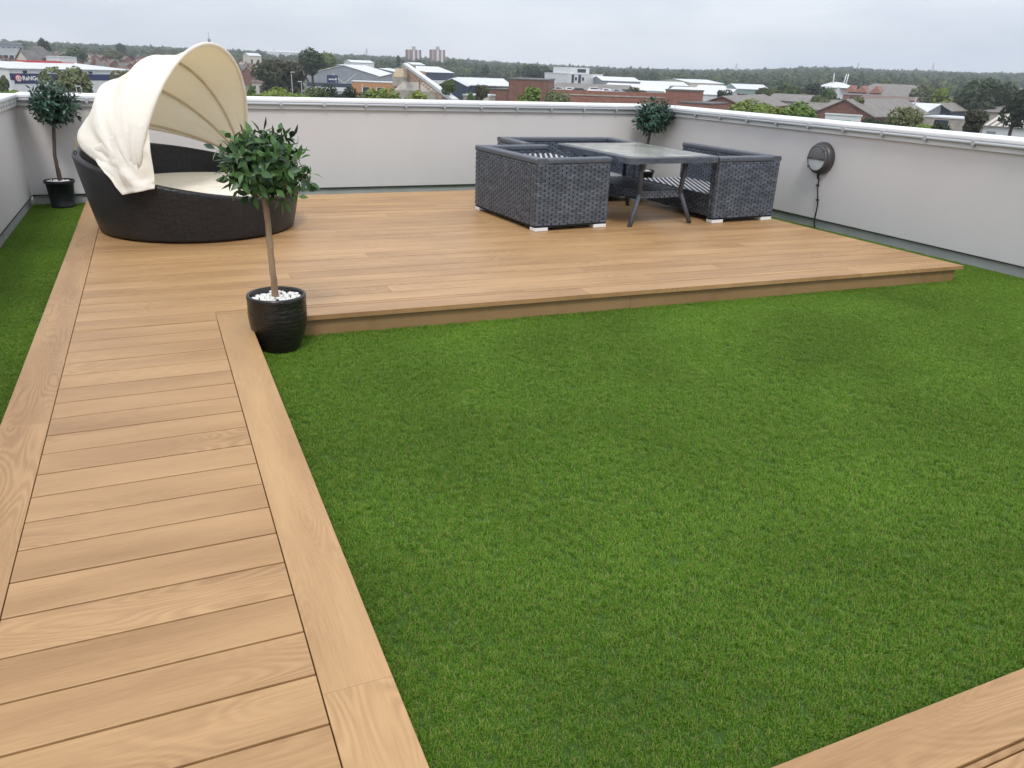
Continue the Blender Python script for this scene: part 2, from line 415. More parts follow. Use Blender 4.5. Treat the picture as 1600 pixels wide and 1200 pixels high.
for k in range(6):
    b = MB(); r2 = random.Random(k)
    for q in range(13):
        th = r2.uniform(0, 6.283); lean = r2.uniform(0.2, 1.05); ln = r2.uniform(0.017, 0.027); wd = r2.uniform(0.0010, 0.0017)
        o = Vector((r2.gauss(0, .009), r2.gauss(0, .009), 0)); d = Vector((math.cos(th), math.sin(th), 0)); s_ = Vector((-d.y, d.x, 0))
        p1 = o + Vector((0, 0, ln*.5)) + d*ln*.22*lean; p2 = p1 + Vector((0, 0, ln*.45*(1.1-lean*.75))) + d*ln*.55*lean
        b.add([o-s_*wd*.5, o+s_*wd*.5, p1-s_*wd*.5, p1+s_*wd*.5, p2], [(0, 1, 3, 2), (2, 3, 4)])
    me = b.mesh('turf_tuft'); me.materials.append(GRASS)
    o = bpy.data.objects.new('turf_tuft', me); tufts.objects.link(o)
def scatter_group(name, coll, density, smin, smax, pts=False, seed=1):
    ng = bpy.data.node_groups.new(name, 'GeometryNodeTree')
    ng.interface.new_socket('Geometry', in_out='INPUT', socket_type='NodeSocketGeometry'); ng.interface.new_socket('Geometry', in_out='OUTPUT', socket_type='NodeSocketGeometry')
    gi = ng.nodes.new('NodeGroupInput'); go = ng.nodes.new('NodeGroupOutput'); l = ng.links.new
    ci = ng.nodes.new('GeometryNodeCollectionInfo'); ci.inputs[0].default_value = coll; ci.inputs['Separate Children'].default_value = True; ci.inputs['Reset Children'].default_value = True
    ip = ng.nodes.new('GeometryNodeInstanceOnPoints'); ip.inputs['Pick Instance'].default_value = True
    rv = ng.nodes.new('FunctionNodeRandomValue'); rv.data_type = 'FLOAT_VECTOR'; rv.inputs[0].default_value = (-.12, -.12, 0); rv.inputs[1].default_value = (.12, .12, 6.283); rv.inputs['Seed'].default_value = seed
    if pts:
        l(gi.outputs[0], ip.inputs['Points'])
        na = ng.nodes.new('GeometryNodeInputNamedAttribute'); na.data_type = 'FLOAT_VECTOR'; na.inputs['Name'].default_value = 'sc'; l(na.outputs[0], ip.inputs['Scale'])
        rv.inputs[0].default_value = (0, 0, 0); rv.inputs[1].default_value = (0, 0, 6.283)
        jn = None
    else:
        dp = ng.nodes.new('GeometryNodeDistributePointsOnFaces'); dp.inputs['Density'].default_value = density; l(gi.outputs[0], dp.inputs[0]); l(dp.outputs[0], ip.inputs['Points'])
        rs = ng.nodes.new('FunctionNodeRandomValue'); rs.data_type = 'FLOAT'; rs.inputs[2].default_value = smin; rs.inputs[3].default_value = smax; rs.inputs['Seed'].default_value = seed+5
        l(rs.outputs[1], ip.inputs['Scale'])
    l(ci.outputs[0], ip.inputs['Instance']); l(rv.outputs[0], ip.inputs['Rotation'])
    if pts: l(ip.outputs[0], go.inputs[0])
    else:
        jn = ng.nodes.new('GeometryNodeJoinGeometry'); l(gi.outputs[0], jn.inputs[0]); l(ip.outputs[0], jn.inputs[0]); l(jn.outputs[0], go.inputs[0])
    return ng
TURFB = mat('turf_backing', (0.035, 0.080, 0.008), 0.95)
lawn = MB()
for poly in ([(ROX+.002, NE), (rwx(NE)+.02, NE), (rwx(-.2)+.02, -0.20), (rex(-.2)-.05, fe(6.2)+.03), (ROX+.002, fe(.2)+.03)],
             [(lwx(-3), -2.9), (LOX+.02, -2.9), (LOX+.02, BWY), (lwx(BWY), BWY)],
             [(LOX+.021, DB-.02), (rex(DB)+.0, DB-.02), (rwx(BWY), BWY), (LOX+.021, BWY)],
             [(rex(-.2)-.05, fe(6.2)+.03), (rwx(-.2)+.02, -.2), (rwx(BWY)+.02, BWY), (rex(BWY)-.02, BWY)]):
    lawn.add([(x, y, GZ) for x, y in poly], [tuple(range(len(poly)))])
lo_ = lawn.build('grass', TURFB); tag(lo_, 'bright green artificial turf', 'grass', kind='stuff')
md = lo_.modifiers.new('blades', 'NODES'); md.node_group = scatter_group('turf_blades', tufts, 6600, 0.75, 1.1)

# ------------------------------------------------------------------ wicker
WICK = mat('flat_wicker_grey', (0.060, 0.072, 0.092), 0.38, spec=0.5, c2=(0.106, 0.124, 0.152), scale=9, isl=0.22, stretch=(1, 1, 2))
WDARK = mat('wicker_core', (0.012, 0.013, 0.016), 0.8)
WRAIL = mat('wicker_rail', (0.058, 0.067, 0.082), 0.45, c2=(0.10, 0.112, 0.135), scale=60, bump=0.8, bscale=120)
WHITEF = mat('white_plastic_foot', (0.75, 0.75, 0.74), 0.5)
WSTR = mat('seat_strand', (0.44, 0.45, 0.47), 0.35, c2=(0.54, 0.55, 0.57), scale=8, spec=0.6)  # grey wicker strands coloured pale to paint in the sky's reflection
wr = random.Random(3)
def weave(b, o, u, v, n, W, H, per=0.092, row=0.0240, dep=0.006):
    "staggered flat strands proud of a dark core: o corner, u along, v up, n out"
    o, u, v, n = Vector(o), Vector(u), Vector(v), Vector(n)
    rows = max(1, int(round(H/row))); rh = H/rows; cols = max(1, int(round(W/per))); pw = W/cols
    for r_ in range(rows):
        off = 0.0 if r_ % 2 == 0 else 0.5
        for c in range(-1, cols+1):
            x0 = (c+off+0.05)*pw; x1 = (c+off+0.95)*pw
            x0 = max(x0, 0.002); x1 = min(x1, W-0.002)
            if x1-x0 < 0.2*pw: continue
            cy = (r_+.5)*rh + wr.uniform(-.001, .001); hv = rh*0.49
            d = dep*wr.uniform(.8, 1.2); vs = []
            for fx, hz in ((0, -.3), (.2, .9), (.8, .9), (1, -.3)):
                for fy, hy in ((-1, -.25), (0, 0.08), (1, -.25)):
                    sag = 0.0012*math.sin(fx*9+c)
                    vs.append(o+u*(x0+(x1-x0)*fx)+v*(cy+hv*fy*(1 if .1 < fx < .9 else .86)+sag)+n*(d*(hz+hy)))
            fs = [(i*3+j, (i+1)*3+j, (i+1)*3+j+1, i*3+j+1) for i in range(3) for j in range(2)]
            b.add(vs, fs, 0, True)
def rounded_bar(b, p0, p1, wx, hz, up=(0, 0, 1), r=0.018):
    p0, p1, up = Vector(p0), Vector(p1), Vector(up); t = (p1-p0).normalized(); s = t.cross(up).normalized(); q = []
    for (sx, sz) in ((1, 1), (-1, 1), (-1, -1), (1, -1)):
        base = {(1, 1): 0, (-1, 1): 90, (-1, -1): 180, (1, -1): 270}[(sx, sz)]
        for k in range(4):
            a = R(base+30*k); q.append((sx*(wx/2-r)+r*math.cos(a), sz*(hz/2-r)+r*math.sin(a)))
    n = len(q); vs = [p+s*x+up*z for p in (p0, p1) for x, z in q]
    fs = [(j, (j+1) % n, n+(j+1) % n, n+j) for j in range(n)] + [tuple(range(n))[::-1], tuple(range(n, 2*n))]
    b.add(vs, [f[::-1] for f in fs], 0, False)
def diag_strands(b, x0, x1, y0, y1, z, sl, per=.062, wd=.024):
    "flat strands laid diagonally across a seat, clipped to its rectangle"
    run = (x1-x0)*sl; y = y0-run
    while y < y1:
        pl = [[x0, y], [x1, y+run], [x1, y+run+wd*2], [x0, y+wd*2]]
        pl = cut(cut(pl, (0, 1), y0), (0, -1), -y1)
        if area(pl) > 2e-5: b.add(*prism(pl[::1], z, z+.003))
        y += per*2
def sofa(name, label, Lh, loc, rz, arms=(-1, 1)):
    "box sofa: faces +x, back at -x, length along y"
    root = empty(name, loc, rz, label, 'sofa', 'grey wicker sofas'); d = 0.43; h = Lh/2; zb, zt = 0.055, 0.645; T = 0.11
    def core(nm, x0, y0, z0, x1, y1, z1, faces):
        b = MB(); b.box(x0, y0, z0, x1, y1, z1); p = b.build(nm, WDARK, root); bevel_obj(p, 0.008)
        wv = MB(); e = 0.0015
        for f in faces:
            if f == '-x': weave(wv, (x0-e, y1, z0), (0, -1, 0), (0, 0, 1), (-1, 0, 0), y1-y0, z1-z0)
            if f == '+x': weave(wv, (x1+e, y0, z0), (0, 1, 0), (0, 0, 1), (1, 0, 0), y1-y0, z1-z0)
            if f == '-y': weave(wv, (x0, y0-e, z0), (1, 0, 0), (0, 0, 1), (0, -1, 0), x1-x0, z1-z0)
            if f == '+y': weave(wv, (x1, y1+e, z0), (-1, 0, 0), (0, 0, 1), (0, 1, 0), x1-x0, z1-z0)
        w_ = wv.build('woven_strands', WICK, p); tag(w_, kind='stuff'); return p
    core('backrest', -d, -h+(T if -1 in arms else 0), zb, -d+T, h-T, zt, ('-x', '+x'))
    if -1 in arms: core('arm', -d, -h, zb, d, -h+T-.001, zt, ('-x', '+x', '-y', '+y'))
    if 1 in arms: core('arm', -d, h-T+.001, zb, d, h, zt, ('-x', '+x', '-y', '+y'))
    core('seat_front', d-.10, -h+T, zb, d-.045, h-T, 0.285, ('+x',))
    b = MB(); b.box(-d+T, -h+T, 0.25, d-.101, h-T, 0.285); b.build('seat_base', WDARK, root)
    b = MB(); diag_strands(b, -d+T, d-.05, -h+T, h-T, .286, 1.9)
    w_ = b.build('seat_strands', WSTR, root); tag(w_, kind='stuff')
    for p0, p1 in (((-d+T/2, -h-.004, .672), (-d+T/2, h+.004, .672)), *[((-d+T+.001, q*(h-T/2), .672), (d+.004, q*(h-T/2), .672)) for q in arms]):
        b = MB(); rounded_bar(b, p0, p1, T+.012, 0.056); b.build('top_rail', WRAIL, root)
    b = MB(); b.box(-d+.006, -h+.006, 0.036, d-.006, -h+T-.006, 0.055); b.box(-d+.006, h-T+.006, 0.036, d-.006, h-.006, 0.055); b.box(-d+.006, -h+T, 0.036, -d+T-.006, h-T, 0.055)
    b.build('base_frame', WDARK, root)
    for sx in (-1, 1):
        for sy in (-1, 1):
            b = MB(); x0 = sx*(d-.002); y0 = sy*(h-.002)
            b.box(min(x0, x0-sx*.155), min(y0, y0-sy*.10), 0.0, max(x0, x0-sx*.155), max(y0, y0-sy*.10), 0.036)
            bevel_obj(b.build('foot', WHITEF, root), 0.004)
    return root
sofa('wicker_sofa', 'grey wicker sofa left of the table, its back and near arm in front', 1.38, (3.50, 2.765, 0.001), R(4.2))
sb = sofa('wicker_sofa', 'grey wicker sofa right of the table, nearest the round wall lamp', 1.60, (5.645, 2.83, 0.001), R(182.5), (1,))
sofa('wicker_sofa', 'grey wicker sofa behind the table against the far wall', 1.60, (4.50, 4.00, 0.001), R(-91.5))
# low stool stored on the left sofa, its slatted top in view
root = empty('footstool', (3.66, 2.95, 0.299), R(4), 'wicker footstool with striped slatted top lying on the left sofa', 'footstool')
b = MB(); b.box(-.24, -.33, 0, .24, .33, .318); p = b.build('body', WDARK, root); bevel_obj(p, .01)
b = MB()
diag_strands(b, -.235, .235, -.325, .325, .3185, 1.9)
tag(b.build('seat_strands', WSTR, root), kind='stuff')

# ------------------------------------------------------------------ table
TG = None
def table_glass():
    mt, t, b = base_mat('table_glass'); l = t.links.new
    g = N(t, 'ShaderNodeTexCoord'); n1 = N(t, 'ShaderNodeTexNoise'); n1.inputs['Scale'].default_value = 4.2; n1.inputs['Detail'].default_value = 7; n1.inputs['Roughness'].default_value = .65
    n1.inputs['Distortion'].default_value = 0.8
    l(g.outputs['Object'], n1.inputs['Vector']); rr = N(t, 'ShaderNodeValToRGB'); e = rr.color_ramp.elements
    e[0].position = .36; e[0].color = (0.14, 0.142, 0.125, 1); e[1].position = .68; e[1].color = (0.46, 0.43, 0.34, 1)  # mottling: dust and drying rain, plus sky reflection painted into the colour
    l(n1.outputs['Fac'], rr.inputs[0]); l(rr.outputs[0], b.inputs['Base Color']); b.inputs['Roughness'].default_value = 0.16; b.inputs['Specular IOR Level'].default_value = 0.6
    n2 = N(t, 'ShaderNodeTexNoise'); n2.inputs['Scale'].default_value = 70; l(g.outputs['Object'], n2.inputs['Vector'])
    bp = N(t, 'ShaderNodeBump'); bp.inputs['Strength'].default_value = .25; bp.inputs['Distance'].default_value = .002; l(n2.outputs['Fac'], bp.inputs['Height']); l(bp.outputs[0], b.inputs['Normal'])
    return mt
TG = table_glass()
root = empty('wicker_table', (4.60, 2.68, 0.001), R(2.4), 'grey wicker garden table with mottled glass top between the sofas', 'table')
def rrect(hx, hy, r, n=6):
    q = []
    for sx, sy, a0 in ((1, 1, 0), (-1, 1, 90), (-1, -1, 180), (1, -1, 270)):
        for k in range(n): a = R(a0+90*k/(n-1)); q.append((sx*(hx-r)+r*math.cos(a), sy*(hy-r)+r*math.sin(a)))
    return q
b = MB(); b.add(*prism(rrect(.575, .775, .09), 0.655, 0.716, .008)); b.build('top_frame', WRAIL, root)
b = MB(); b.add(*prism(rrect(.50, .70, .05), 0.712, 0.7205, .002)); b.build('glass_top', TG, root)
wv = MB()
for (o, u, n, W) in (((-.485, -.777, .656), (1, 0, 0), (0, -1, 0), .97), ((-.577, .685, .656), (0, -1, 0), (-1, 0, 0), 1.37), ((.577, -.685, .656), (0, 1, 0), (1, 0, 0), 1.37)):
    weave(wv, o, u, (0, 0, 1), n, W, .055, .05, .0135, .003)
tag(wv.build('woven_strands', WICK, root), kind='stuff')
for sx in (-1, 1):
    for sy in (-1, 1):
        b = MB(); ft = Vector((sx*.392, sy*.60, 0)); kn = Vector((sx*.262, sy*.545, .33)); tp = Vector((sx*.285, sy*.565, .66))
        b.tube([ft, ft.lerp(kn, .5), kn], .024, 8); b.tube([kn-Vector((0, 0, .02)), kn.lerp(tp, .5), tp], .025, 8)
        b.build('leg', WRAIL, root)
b = MB(); b.box(-.265, -.54, .275, .265, .54, .355); p = b.build('shelf', WDARK, root); bevel_obj(p, .012)
wv = MB()
weave(wv, (-.265, -.5415, .276), (1, 0, 0), (0, 0, 1), (0, -1, 0), .53, .078, .07, .026); weave(wv, (-.2665, .54, .276), (0, -1, 0), (0, 0, 1), (-1, 0, 0), 1.08, .078, .07, .026)
weave(wv, (.2665, -.54, .276), (0, 1, 0), (0, 0, 1), (1, 0, 0), 1.08, .078, .07, .026); weave(wv, (-.265, -.54, .3565), (1, 0, 0), (0, 1, 0), (0, 0, 1), .53, 1.08, .07, .03)
tag(wv.build('woven_strands', WICK, p), kind='stuff')

# ------------------------------------------------------------------ round lamp on the wall, with cable
LAMPD = mat('lamp_housing', (0.055, 0.05, 0.052), 0.35, bump=0.15, bscale=200)
LAMPH = mat('lamp_hood', (0.10, 0.098, 0.10), 0.38, bump=0.15, bscale=200)
LENS = mat('lamp_lens', (0.58, 0.61, 0.62), 0.25, c2=(0.66, 0.69, 0.70), scale=3)
CABLE = mat('black_cable', (0.012, 0.012, 0.012), 0.5)
ly = 2.19; lx = rwx(ly); LZ = 0.655
root = empty('bulkhead_lamp', (lx, ly, LZ), 0, 'round dark bulkhead lamp on the right wall', 'lamp')
ang = math.atan(.0443)
root.rotation_euler = (0, R(-90), 0)        # local z points out of the wall
root.rotation_mode = 'XYZ'
b = MB(); b.lathe([(0, 0.0005), (.180, .0005), (.180, .03), (.176, .055), (.166, .075), (.150, .09), (.145, .088)], 48); b.build('housing', LAMPD, root)
b = MB(); b.lathe([(.147, .075), (.147, .094), (.139, .104), (.132, .104), (.131, .098)], 48); b.build('front_ring', LAMPH, root)
def half(z0, zc, r0, up, n=24, m=6):
    vs = []; fs = []
    for i in range(m+1):
        f = i/m
        for j in range(n+1):
            a = math.pi*j/n; x = r0*math.cos(a); y = (r0*math.sin(a))*f
            rr = min(1, math.hypot(x, y)/r0); vs.append((up*y, x, z0+zc*(1-rr*rr)))
    for i in range(m):
        for j in range(n): fs.append((i*(n+1)+j, i*(n+1)+j+1, (i+1)*(n+1)+j+1, (i+1)*(n+1)+j))
    return vs, fs
# local +x points up (after the rotation), the hood covers the upper part
b = MB(); vs, fs = half(.098, .022, .131, 1); b.add([(x-.008*(1-abs(x)/.131)+0, y, z+.004) for x, y, z in vs], fs, 0, True); b.build('hood', LAMPH, root)
b = MB(); vs, fs = half(.097, .016, .131, -1); b.add(vs, fs, 0, True); b.build('lens', LENS, root)
b = MB(); b.box(-.012, -.128, .10, .004, .128, .121); b.build('hood_edge', LAMPD, root)
for a in (45, 225):
    b = MB(); c = Vector((.139*math.cos(R(a)), -.139*math.sin(R(a)), 0)); b.lathe([(.017, .09), (.017, .108), (.013, .111), (.008, .111), (.006, .106), (0, .106)], 14, 0, c); b.build('screw_boss', LAMPH, root)
b = MB(); b.tube([(-.175, 0, .028), (-.20, 0, .028), (-.235, 0, .022)], [.014, .015, .009], 10); b.build('cable_gland', CABLE, root)
# lamp cable as its own thing, clipped to the wall
pts = []
for k in range(15):
    f = k/14; z = LZ-.225-f*(LZ-.225+.14); y = ly-.02-.06*f+.012*math.sin(f*9)
    pts.append((rwx(y)-.022+(.014 if f > .97 else 0), y, z))
cr = empty('lamp_cable', pts[-1], 0, 'thin black cable running down the wall from the round lamp', 'cable')
b = MB(); b.tube([Vector(p)-Vector(pts[-1]) for p in pts], .0075, 8); b.build('cable', CABLE, cr)
for k in (2, 6):
    b = MB(); c = Vector(pts[k])-Vector(pts[-1]); b.box(c.x-.009, c.y-.004, c.z-.009, c.x+.021, c.y+.026, c.z+.009); bevel_obj(b.build('cable_clip', CABLE, cr), .003)

# ------------------------------------------------------------------ potted bay trees
def leaf_mat(name, c, c2, tint):
    mt, t, b = base_mat(name); l = t.links.new
    g = N(t, 'ShaderNodeNewGeometry'); oi = N(t, 'ShaderNodeObjectInfo')
    ad = N(t, 'ShaderNodeMath', operation='ADD'); l(g.outputs['Random Per Island'], ad.inputs[0]); l(oi.outputs['Random'], ad.inputs[1])
    fr = N(t, 'ShaderNodeMath', operation='FRACT'); l(ad.outputs[0], fr.inputs[0])
    rr = N(t, 'ShaderNodeValToRGB'); e = rr.color_ramp.elements; e[0].color = (*c, 1); e[1].color = (*c2, 1); e[0].position = .1
    x = e.new(.93); x.color = (*tint, 1); e[-1].position = 1.0
    l(fr.outputs[0], rr.inputs[0]); l(rr.outputs[0], b.inputs['Base Color']); b.inputs['Roughness'].default_value = .38; b.inputs['Specular IOR Level'].default_value = .45
    tr = N(t, 'ShaderNodeBsdfTranslucent'); l(rr.outputs[0], tr.inputs[0]); ms = N(t, 'ShaderNodeMixShader'); ms.inputs[0].default_value = .15
    l(b.outputs[0], ms.inputs[1]); l(tr.outputs[0], ms.inputs[2]); l(ms.outputs[0], t.nodes['Material Output'].inputs[0]); return mt
LEAFA = leaf_mat('bay_leaf', (0.018, 0.047, 0.019), (0.043, 0.106, 0.034), (0.095, 0.20, 0.052))
LEAFB = leaf_mat('bay_leaf_bluish', (0.012, 0.036, 0.026), (0.030, 0.080, 0.052), (0.060, 0.135, 0.085))
BARK = mat('topiary_bark', (0.23, 0.145, 0.085), 0.85, c2=(0.36, 0.25, 0.16), scale=18, stretch=(1, 1, .2), bump=.6, bscale=70)
BARKD = mat('topiary_bark_dark', (0.06, 0.042, 0.035), 0.85, c2=(0.11, 0.08, 0.065), scale=18, stretch=(1, 1, .2), bump=.6, bscale=70)
POTG = mat('black_glazed_pot', (0.010, 0.009, 0.008), 0.34, c2=(0.018, 0.014, 0.011), scale=14, bump=.5, bscale=26, stretch=(1, 1, 2.5))
POTP = mat('black_plastic_pot', (0.010, 0.012, 0.015), 0.45)
PEB = mat('white_pebble', (0.74, 0.73, 0.70), 0.6, isl=.12)
SOIL = mat('pot_soil', (0.03, 0.022, 0.016), .95)
def leaf_verts(ln, wd, curl, fold):
    vs = []; prof = [(0, .04), (.18, .55), (.42, 1.0), (.66, .82), (.86, .38), (1.0, .02)]
    for s, wf in prof:
        z = -curl*s*s*ln; y = s*ln
        for q in (-1, 0, 1): vs.append(Vector((q*wd*.5*wf, y, z+abs(q)*fold*wd*wf)))
    fs = [(i*3+j, i*3+j+1, (i+1)*3+j+1, (i+1)*3+j) for i in range(len(prof)-1) for j in range(2)]
    return vs, fs
LEAFMESH = []
for k in range(6):
    b = MB(); b.add(*leaf_verts(1.0, [.42, .46, .50, .44, .38, .48][k], [.25, .05, .4, -.1, .3, .15][k], [.12, .18, .08, .15, .2, .1][k]), 0, True)
    LEAFMESH.append(b.mesh('leaf'))
def frame_from(d, up):
    d = d.normalized(); x = d.cross(up)
    x = x.normalized() if x.length > 1e-4 else d.orthogonal().normalized(); z = x.cross(d)
    return Matrix((x, d, z)).transposed()
def bay_tree(label, base, pot, trunk_pts, trunk_r, cc, cr_, ntw, lsize, lmat, bark, singles, seed, droop=0.0, look=CAM):
    rg = random.Random(seed); base = Vector(base)
    root = empty('potted_bay_tree', base, 0, label, 'potted tree', 'ball-headed bay trees in black pots')
    if pot == 'glazed':
        prof = [(0, 0), (.108, 0), (.116, .006)]
        n = 11
        for k in range(n):
            rz_ = lambda z: .116+.054*math.sin(min(1, (z-.008)/.295*1.45)*math.pi/2)
            z = .008+k/n*.295; am = rg.uniform(.0006, .0020); j_ = rg.uniform(-.003, .003)
            prof += [(rz_(z), z), (rz_(z+.009)+am, z+.009+j_), (rz_(z+.018)+am, z+.018+j_)]
        prof += [(.170, .305), (.1725, .316), (.1725, .332), (.168, .341), (.160, .342), (.153, .334), (.148, .25)]
        ptop, pr, pm = .318, .147, POTG
    else:
        prof = [(0, 0), (.112, 0), (.120, .006), (.121, .02), (.1185, .024), (.142, .262), (.155, .266), (.157, .272), (.157, .292), (.154, .298), (.147, .298), (.144, .26)]
        ptop, pr, pm = .282, .143, POTP
    b = MB(); b.lathe(prof, 48); b.build('pot', pm, root)
    b = MB(); b.lathe([(pr, ptop-.035), (0.001, ptop-.03)], 32); b.build('soil', SOIL, root)
    b = MB()
    for k in range(150):
        a = rg.uniform(0, 6.283); q = (pr-.016)*math.sqrt(rg.random()); c = Vector((q*math.cos(a), q*math.sin(a), ptop-.018+rg.uniform(0, .02)))
        s = Vector((rg.uniform(.010, .019), rg.uniform(.010, .017), rg.uniform(.007, .013))); rm = Matrix.Rotation(rg.uniform(0, 3), 3, 'Z')
        vs = []
        for zi, zr in ((-1, .0), (-.5, .86), (.3, 1), (.8, .6), (1, 0)):
            for j in range(6): th = j*math.pi/3; vs.append(c+rm @ Vector((s.x*zr*math.cos(th), s.y*zr*math.sin(th), s.z*zi)))
        b.add(vs, [(i*6+j, i*6+(j+1) % 6, (i+1)*6+(j+1) % 6, (i+1)*6+j) for i in range(4) for j in range(6)], 0, True)
    tag(b.build('pebbles', PEB, root), kind='stuff')
    # trunk: a bent stem with knots
    tp = [Vector(p) for p in trunk_pts]; pts = []; rad = []
    for i in range(len(tp)-1):
        for k in range(6):
            f = k/6; pts.append(tp[i].lerp(tp[i+1], f)+Vector((rg.gauss(0, .0015), rg.gauss(0, .0015), 0)))
            rad.append(trunk_r*(1.1-.28*(i+f)/(len(tp)-1))*(1.18 if rg.random() < .16 else 1.0)*rg.uniform(.96, 1.04))
    pts.append(tp[-1]); rad.append(trunk_r*.8)
    b = MB(); b.tube(pts, rad, 9); b.build('trunk', bark, root)
    cc = Vector(cc); top = tp[-1]; tw = MB(); leaves = []
    for i in range(ntw):
        zf = 1-2*(i+.5)/ntw; a = i*2.39996+rg.uniform(-.3, .3); q = math.sqrt(1-zf*zf)
        d = Vector((q*math.cos(a), q*math.sin(a), zf)); k = rg.uniform(.58, 1.0)
        if zf < -.55: k *= .8
        end = cc+Vector((d.x*cr_[0], d.y*cr_[1], d.z*cr_[2]))*k
        if droop and d.x > .3 and zf < .2: end += Vector((.05*droop, 0, -.075*droop))
        st = top+(cc-top)*rg.uniform(.0, .5); mid = st.lerp(end, .55)+Vector((0, 0, .03))
        tw.tube([st, mid, end], [.004, .003, .0015], 4, cap=False)
        nl = rg.randint(8, 11)
        for j in range(nl):
            f = .40+.58*(j+1)/nl; p = (st.lerp(mid, f/.55) if f < .55 else mid.lerp(end, (f-.55)/.45))
            td = (end-mid).normalized(); az = j*2.4+rg.uniform(-.5, .5); sd_ = frame_from(td, Vector((0, 0, 1)))
            side = sd_ @ Vector((math.cos(az), 0, math.sin(az))); spread = rg.uniform(.7, 1.7) if j < nl-1 else .15
            ld = (td*.55+side*spread+Vector((0, 0, rg.uniform(-.2, .3)))).normalized()
            leaves.append((p, ld, lsize*rg.uniform(.72, 1.2), rg.randrange(6), rg.uniform(-.6, .6)))
    tag(tw.build('twigs', bark, root), kind='stuff')
    vw = (look-(base+cc)).normalized()
    leaves.sort(key=lambda q: -((q[0]-cc).dot(vw)))
    def lm(p, d, s, roll):
        rad_ = (p-cc).normalized()+Vector((0, 0, .45)); rad_ = rad_.normalized()
        f3 = frame_from(d, rad_ if abs(d.dot(rad_)) < .97 else Vector((1, 0, 0))) @ Matrix.Rotation(roll, 3, 'Y')
        return Matrix.Translation(p) @ f3.to_4x4() @ Matrix.Scale(s, 4)
    for me in LEAFMESH:
        if not me.materials: me.materials.append(LEAFA)
    for p, d, s, k, ro in leaves[:singles]:
        o = obj('leaf', LEAFMESH[k], None, root); o.matrix_local = lm(p, d, s, ro)
    b = MB()
    for p, d, s, k, ro in leaves[singles:]:
        mm = lm(p, d, s, ro); me = LEAFMESH[k]
        b.add([mm @ v.co for v in me.vertices], [tuple(q.vertices) for q in me.polygons], 0, True)
    tag(b.build('foliage', lmat, root), kind='stuff')
    return root
GT = -0.135
bay_tree('ball-headed bay tree in ribbed black glazed pot beside the walkway corner', (0.335, -0.235, GT), 'glazed',
         [(-.005, -.0, .28), (-.010, 0, .50), (-.012, 0, .72), (-.02, .0, .95)], .0185, (-.02, 0.0, 1.085), (.265, .25, .235), 135, .074, LEAFA, BARK, 300, 11, .6)
bay_tree('ball-headed bay tree in plain black pot in the left corner on the turf', (-1.255, 5.315, GT), 'plastic',
         [(.015, 0, .24), (.0, 0, .55), (.035, 0, .80), (.05, 0, .95)], .0195, (.075, -.03, 1.085), (.285, .24, .285), 175, .060, LEAFB, BARKD, 0, 12)
bay_tree('ball-headed bay tree in the far right corner behind the table', (6.40, 5.20, GT), 'plastic',
         [(.0, 0, .24), (.015, 0, .5), (.03, 0, .74), (.05, 0, .9)], .02, (.07, -.02, 1.03), (.34, .28, .29), 175, .068, LEAFB, BARKD, 0, 13)

# ------------------------------------------------------------------ round daybed with folding canopy
def daybed_mat():
    mt, t, b = base_mat('black_round_wicker'); l = t.links.new
    uv = N(t, 'ShaderNodeUVMap'); bk = N(t, 'ShaderNodeTexBrick'); bk.inputs['Scale'].default_value = 1.0
    bk.inputs['Brick Width'].default_value = 0.052; bk.inputs['Row Height'].default_value = 0.0125; bk.inputs['Mortar Size'].default_value = 0.0022; bk.inputs['Mortar Smooth'].default_value = 1.0
    bk.inputs['Color1'].default_value = (0.013, 0.0125, 0.014, 1); bk.inputs['Color2'].default_value = (0.024, 0.023, 0.025, 1); bk.inputs['Mortar'].default_value = (0.004, 0.004, 0.004, 1)
    bk.offset = 0.25; bk.offset_frequency = 1; l(uv.outputs[0], bk.inputs['Vector'])
    l(bk.outputs['Color'], b.inputs['Base Color']); b.inputs['Roughness'].default_value = .38; b.inputs['Specular IOR Level'].default_value = .4
    bp = N(t, 'ShaderNodeBump'); bp.inputs['Strength'].default_value = .9; bp.inputs['Distance'].default_value = .004; bp.invert = True; l(bk.outputs['Fac'], bp.inputs['Height']); l(bp.outputs[0], b.inputs['Normal'])
    return mt
DBW = daybed_mat()
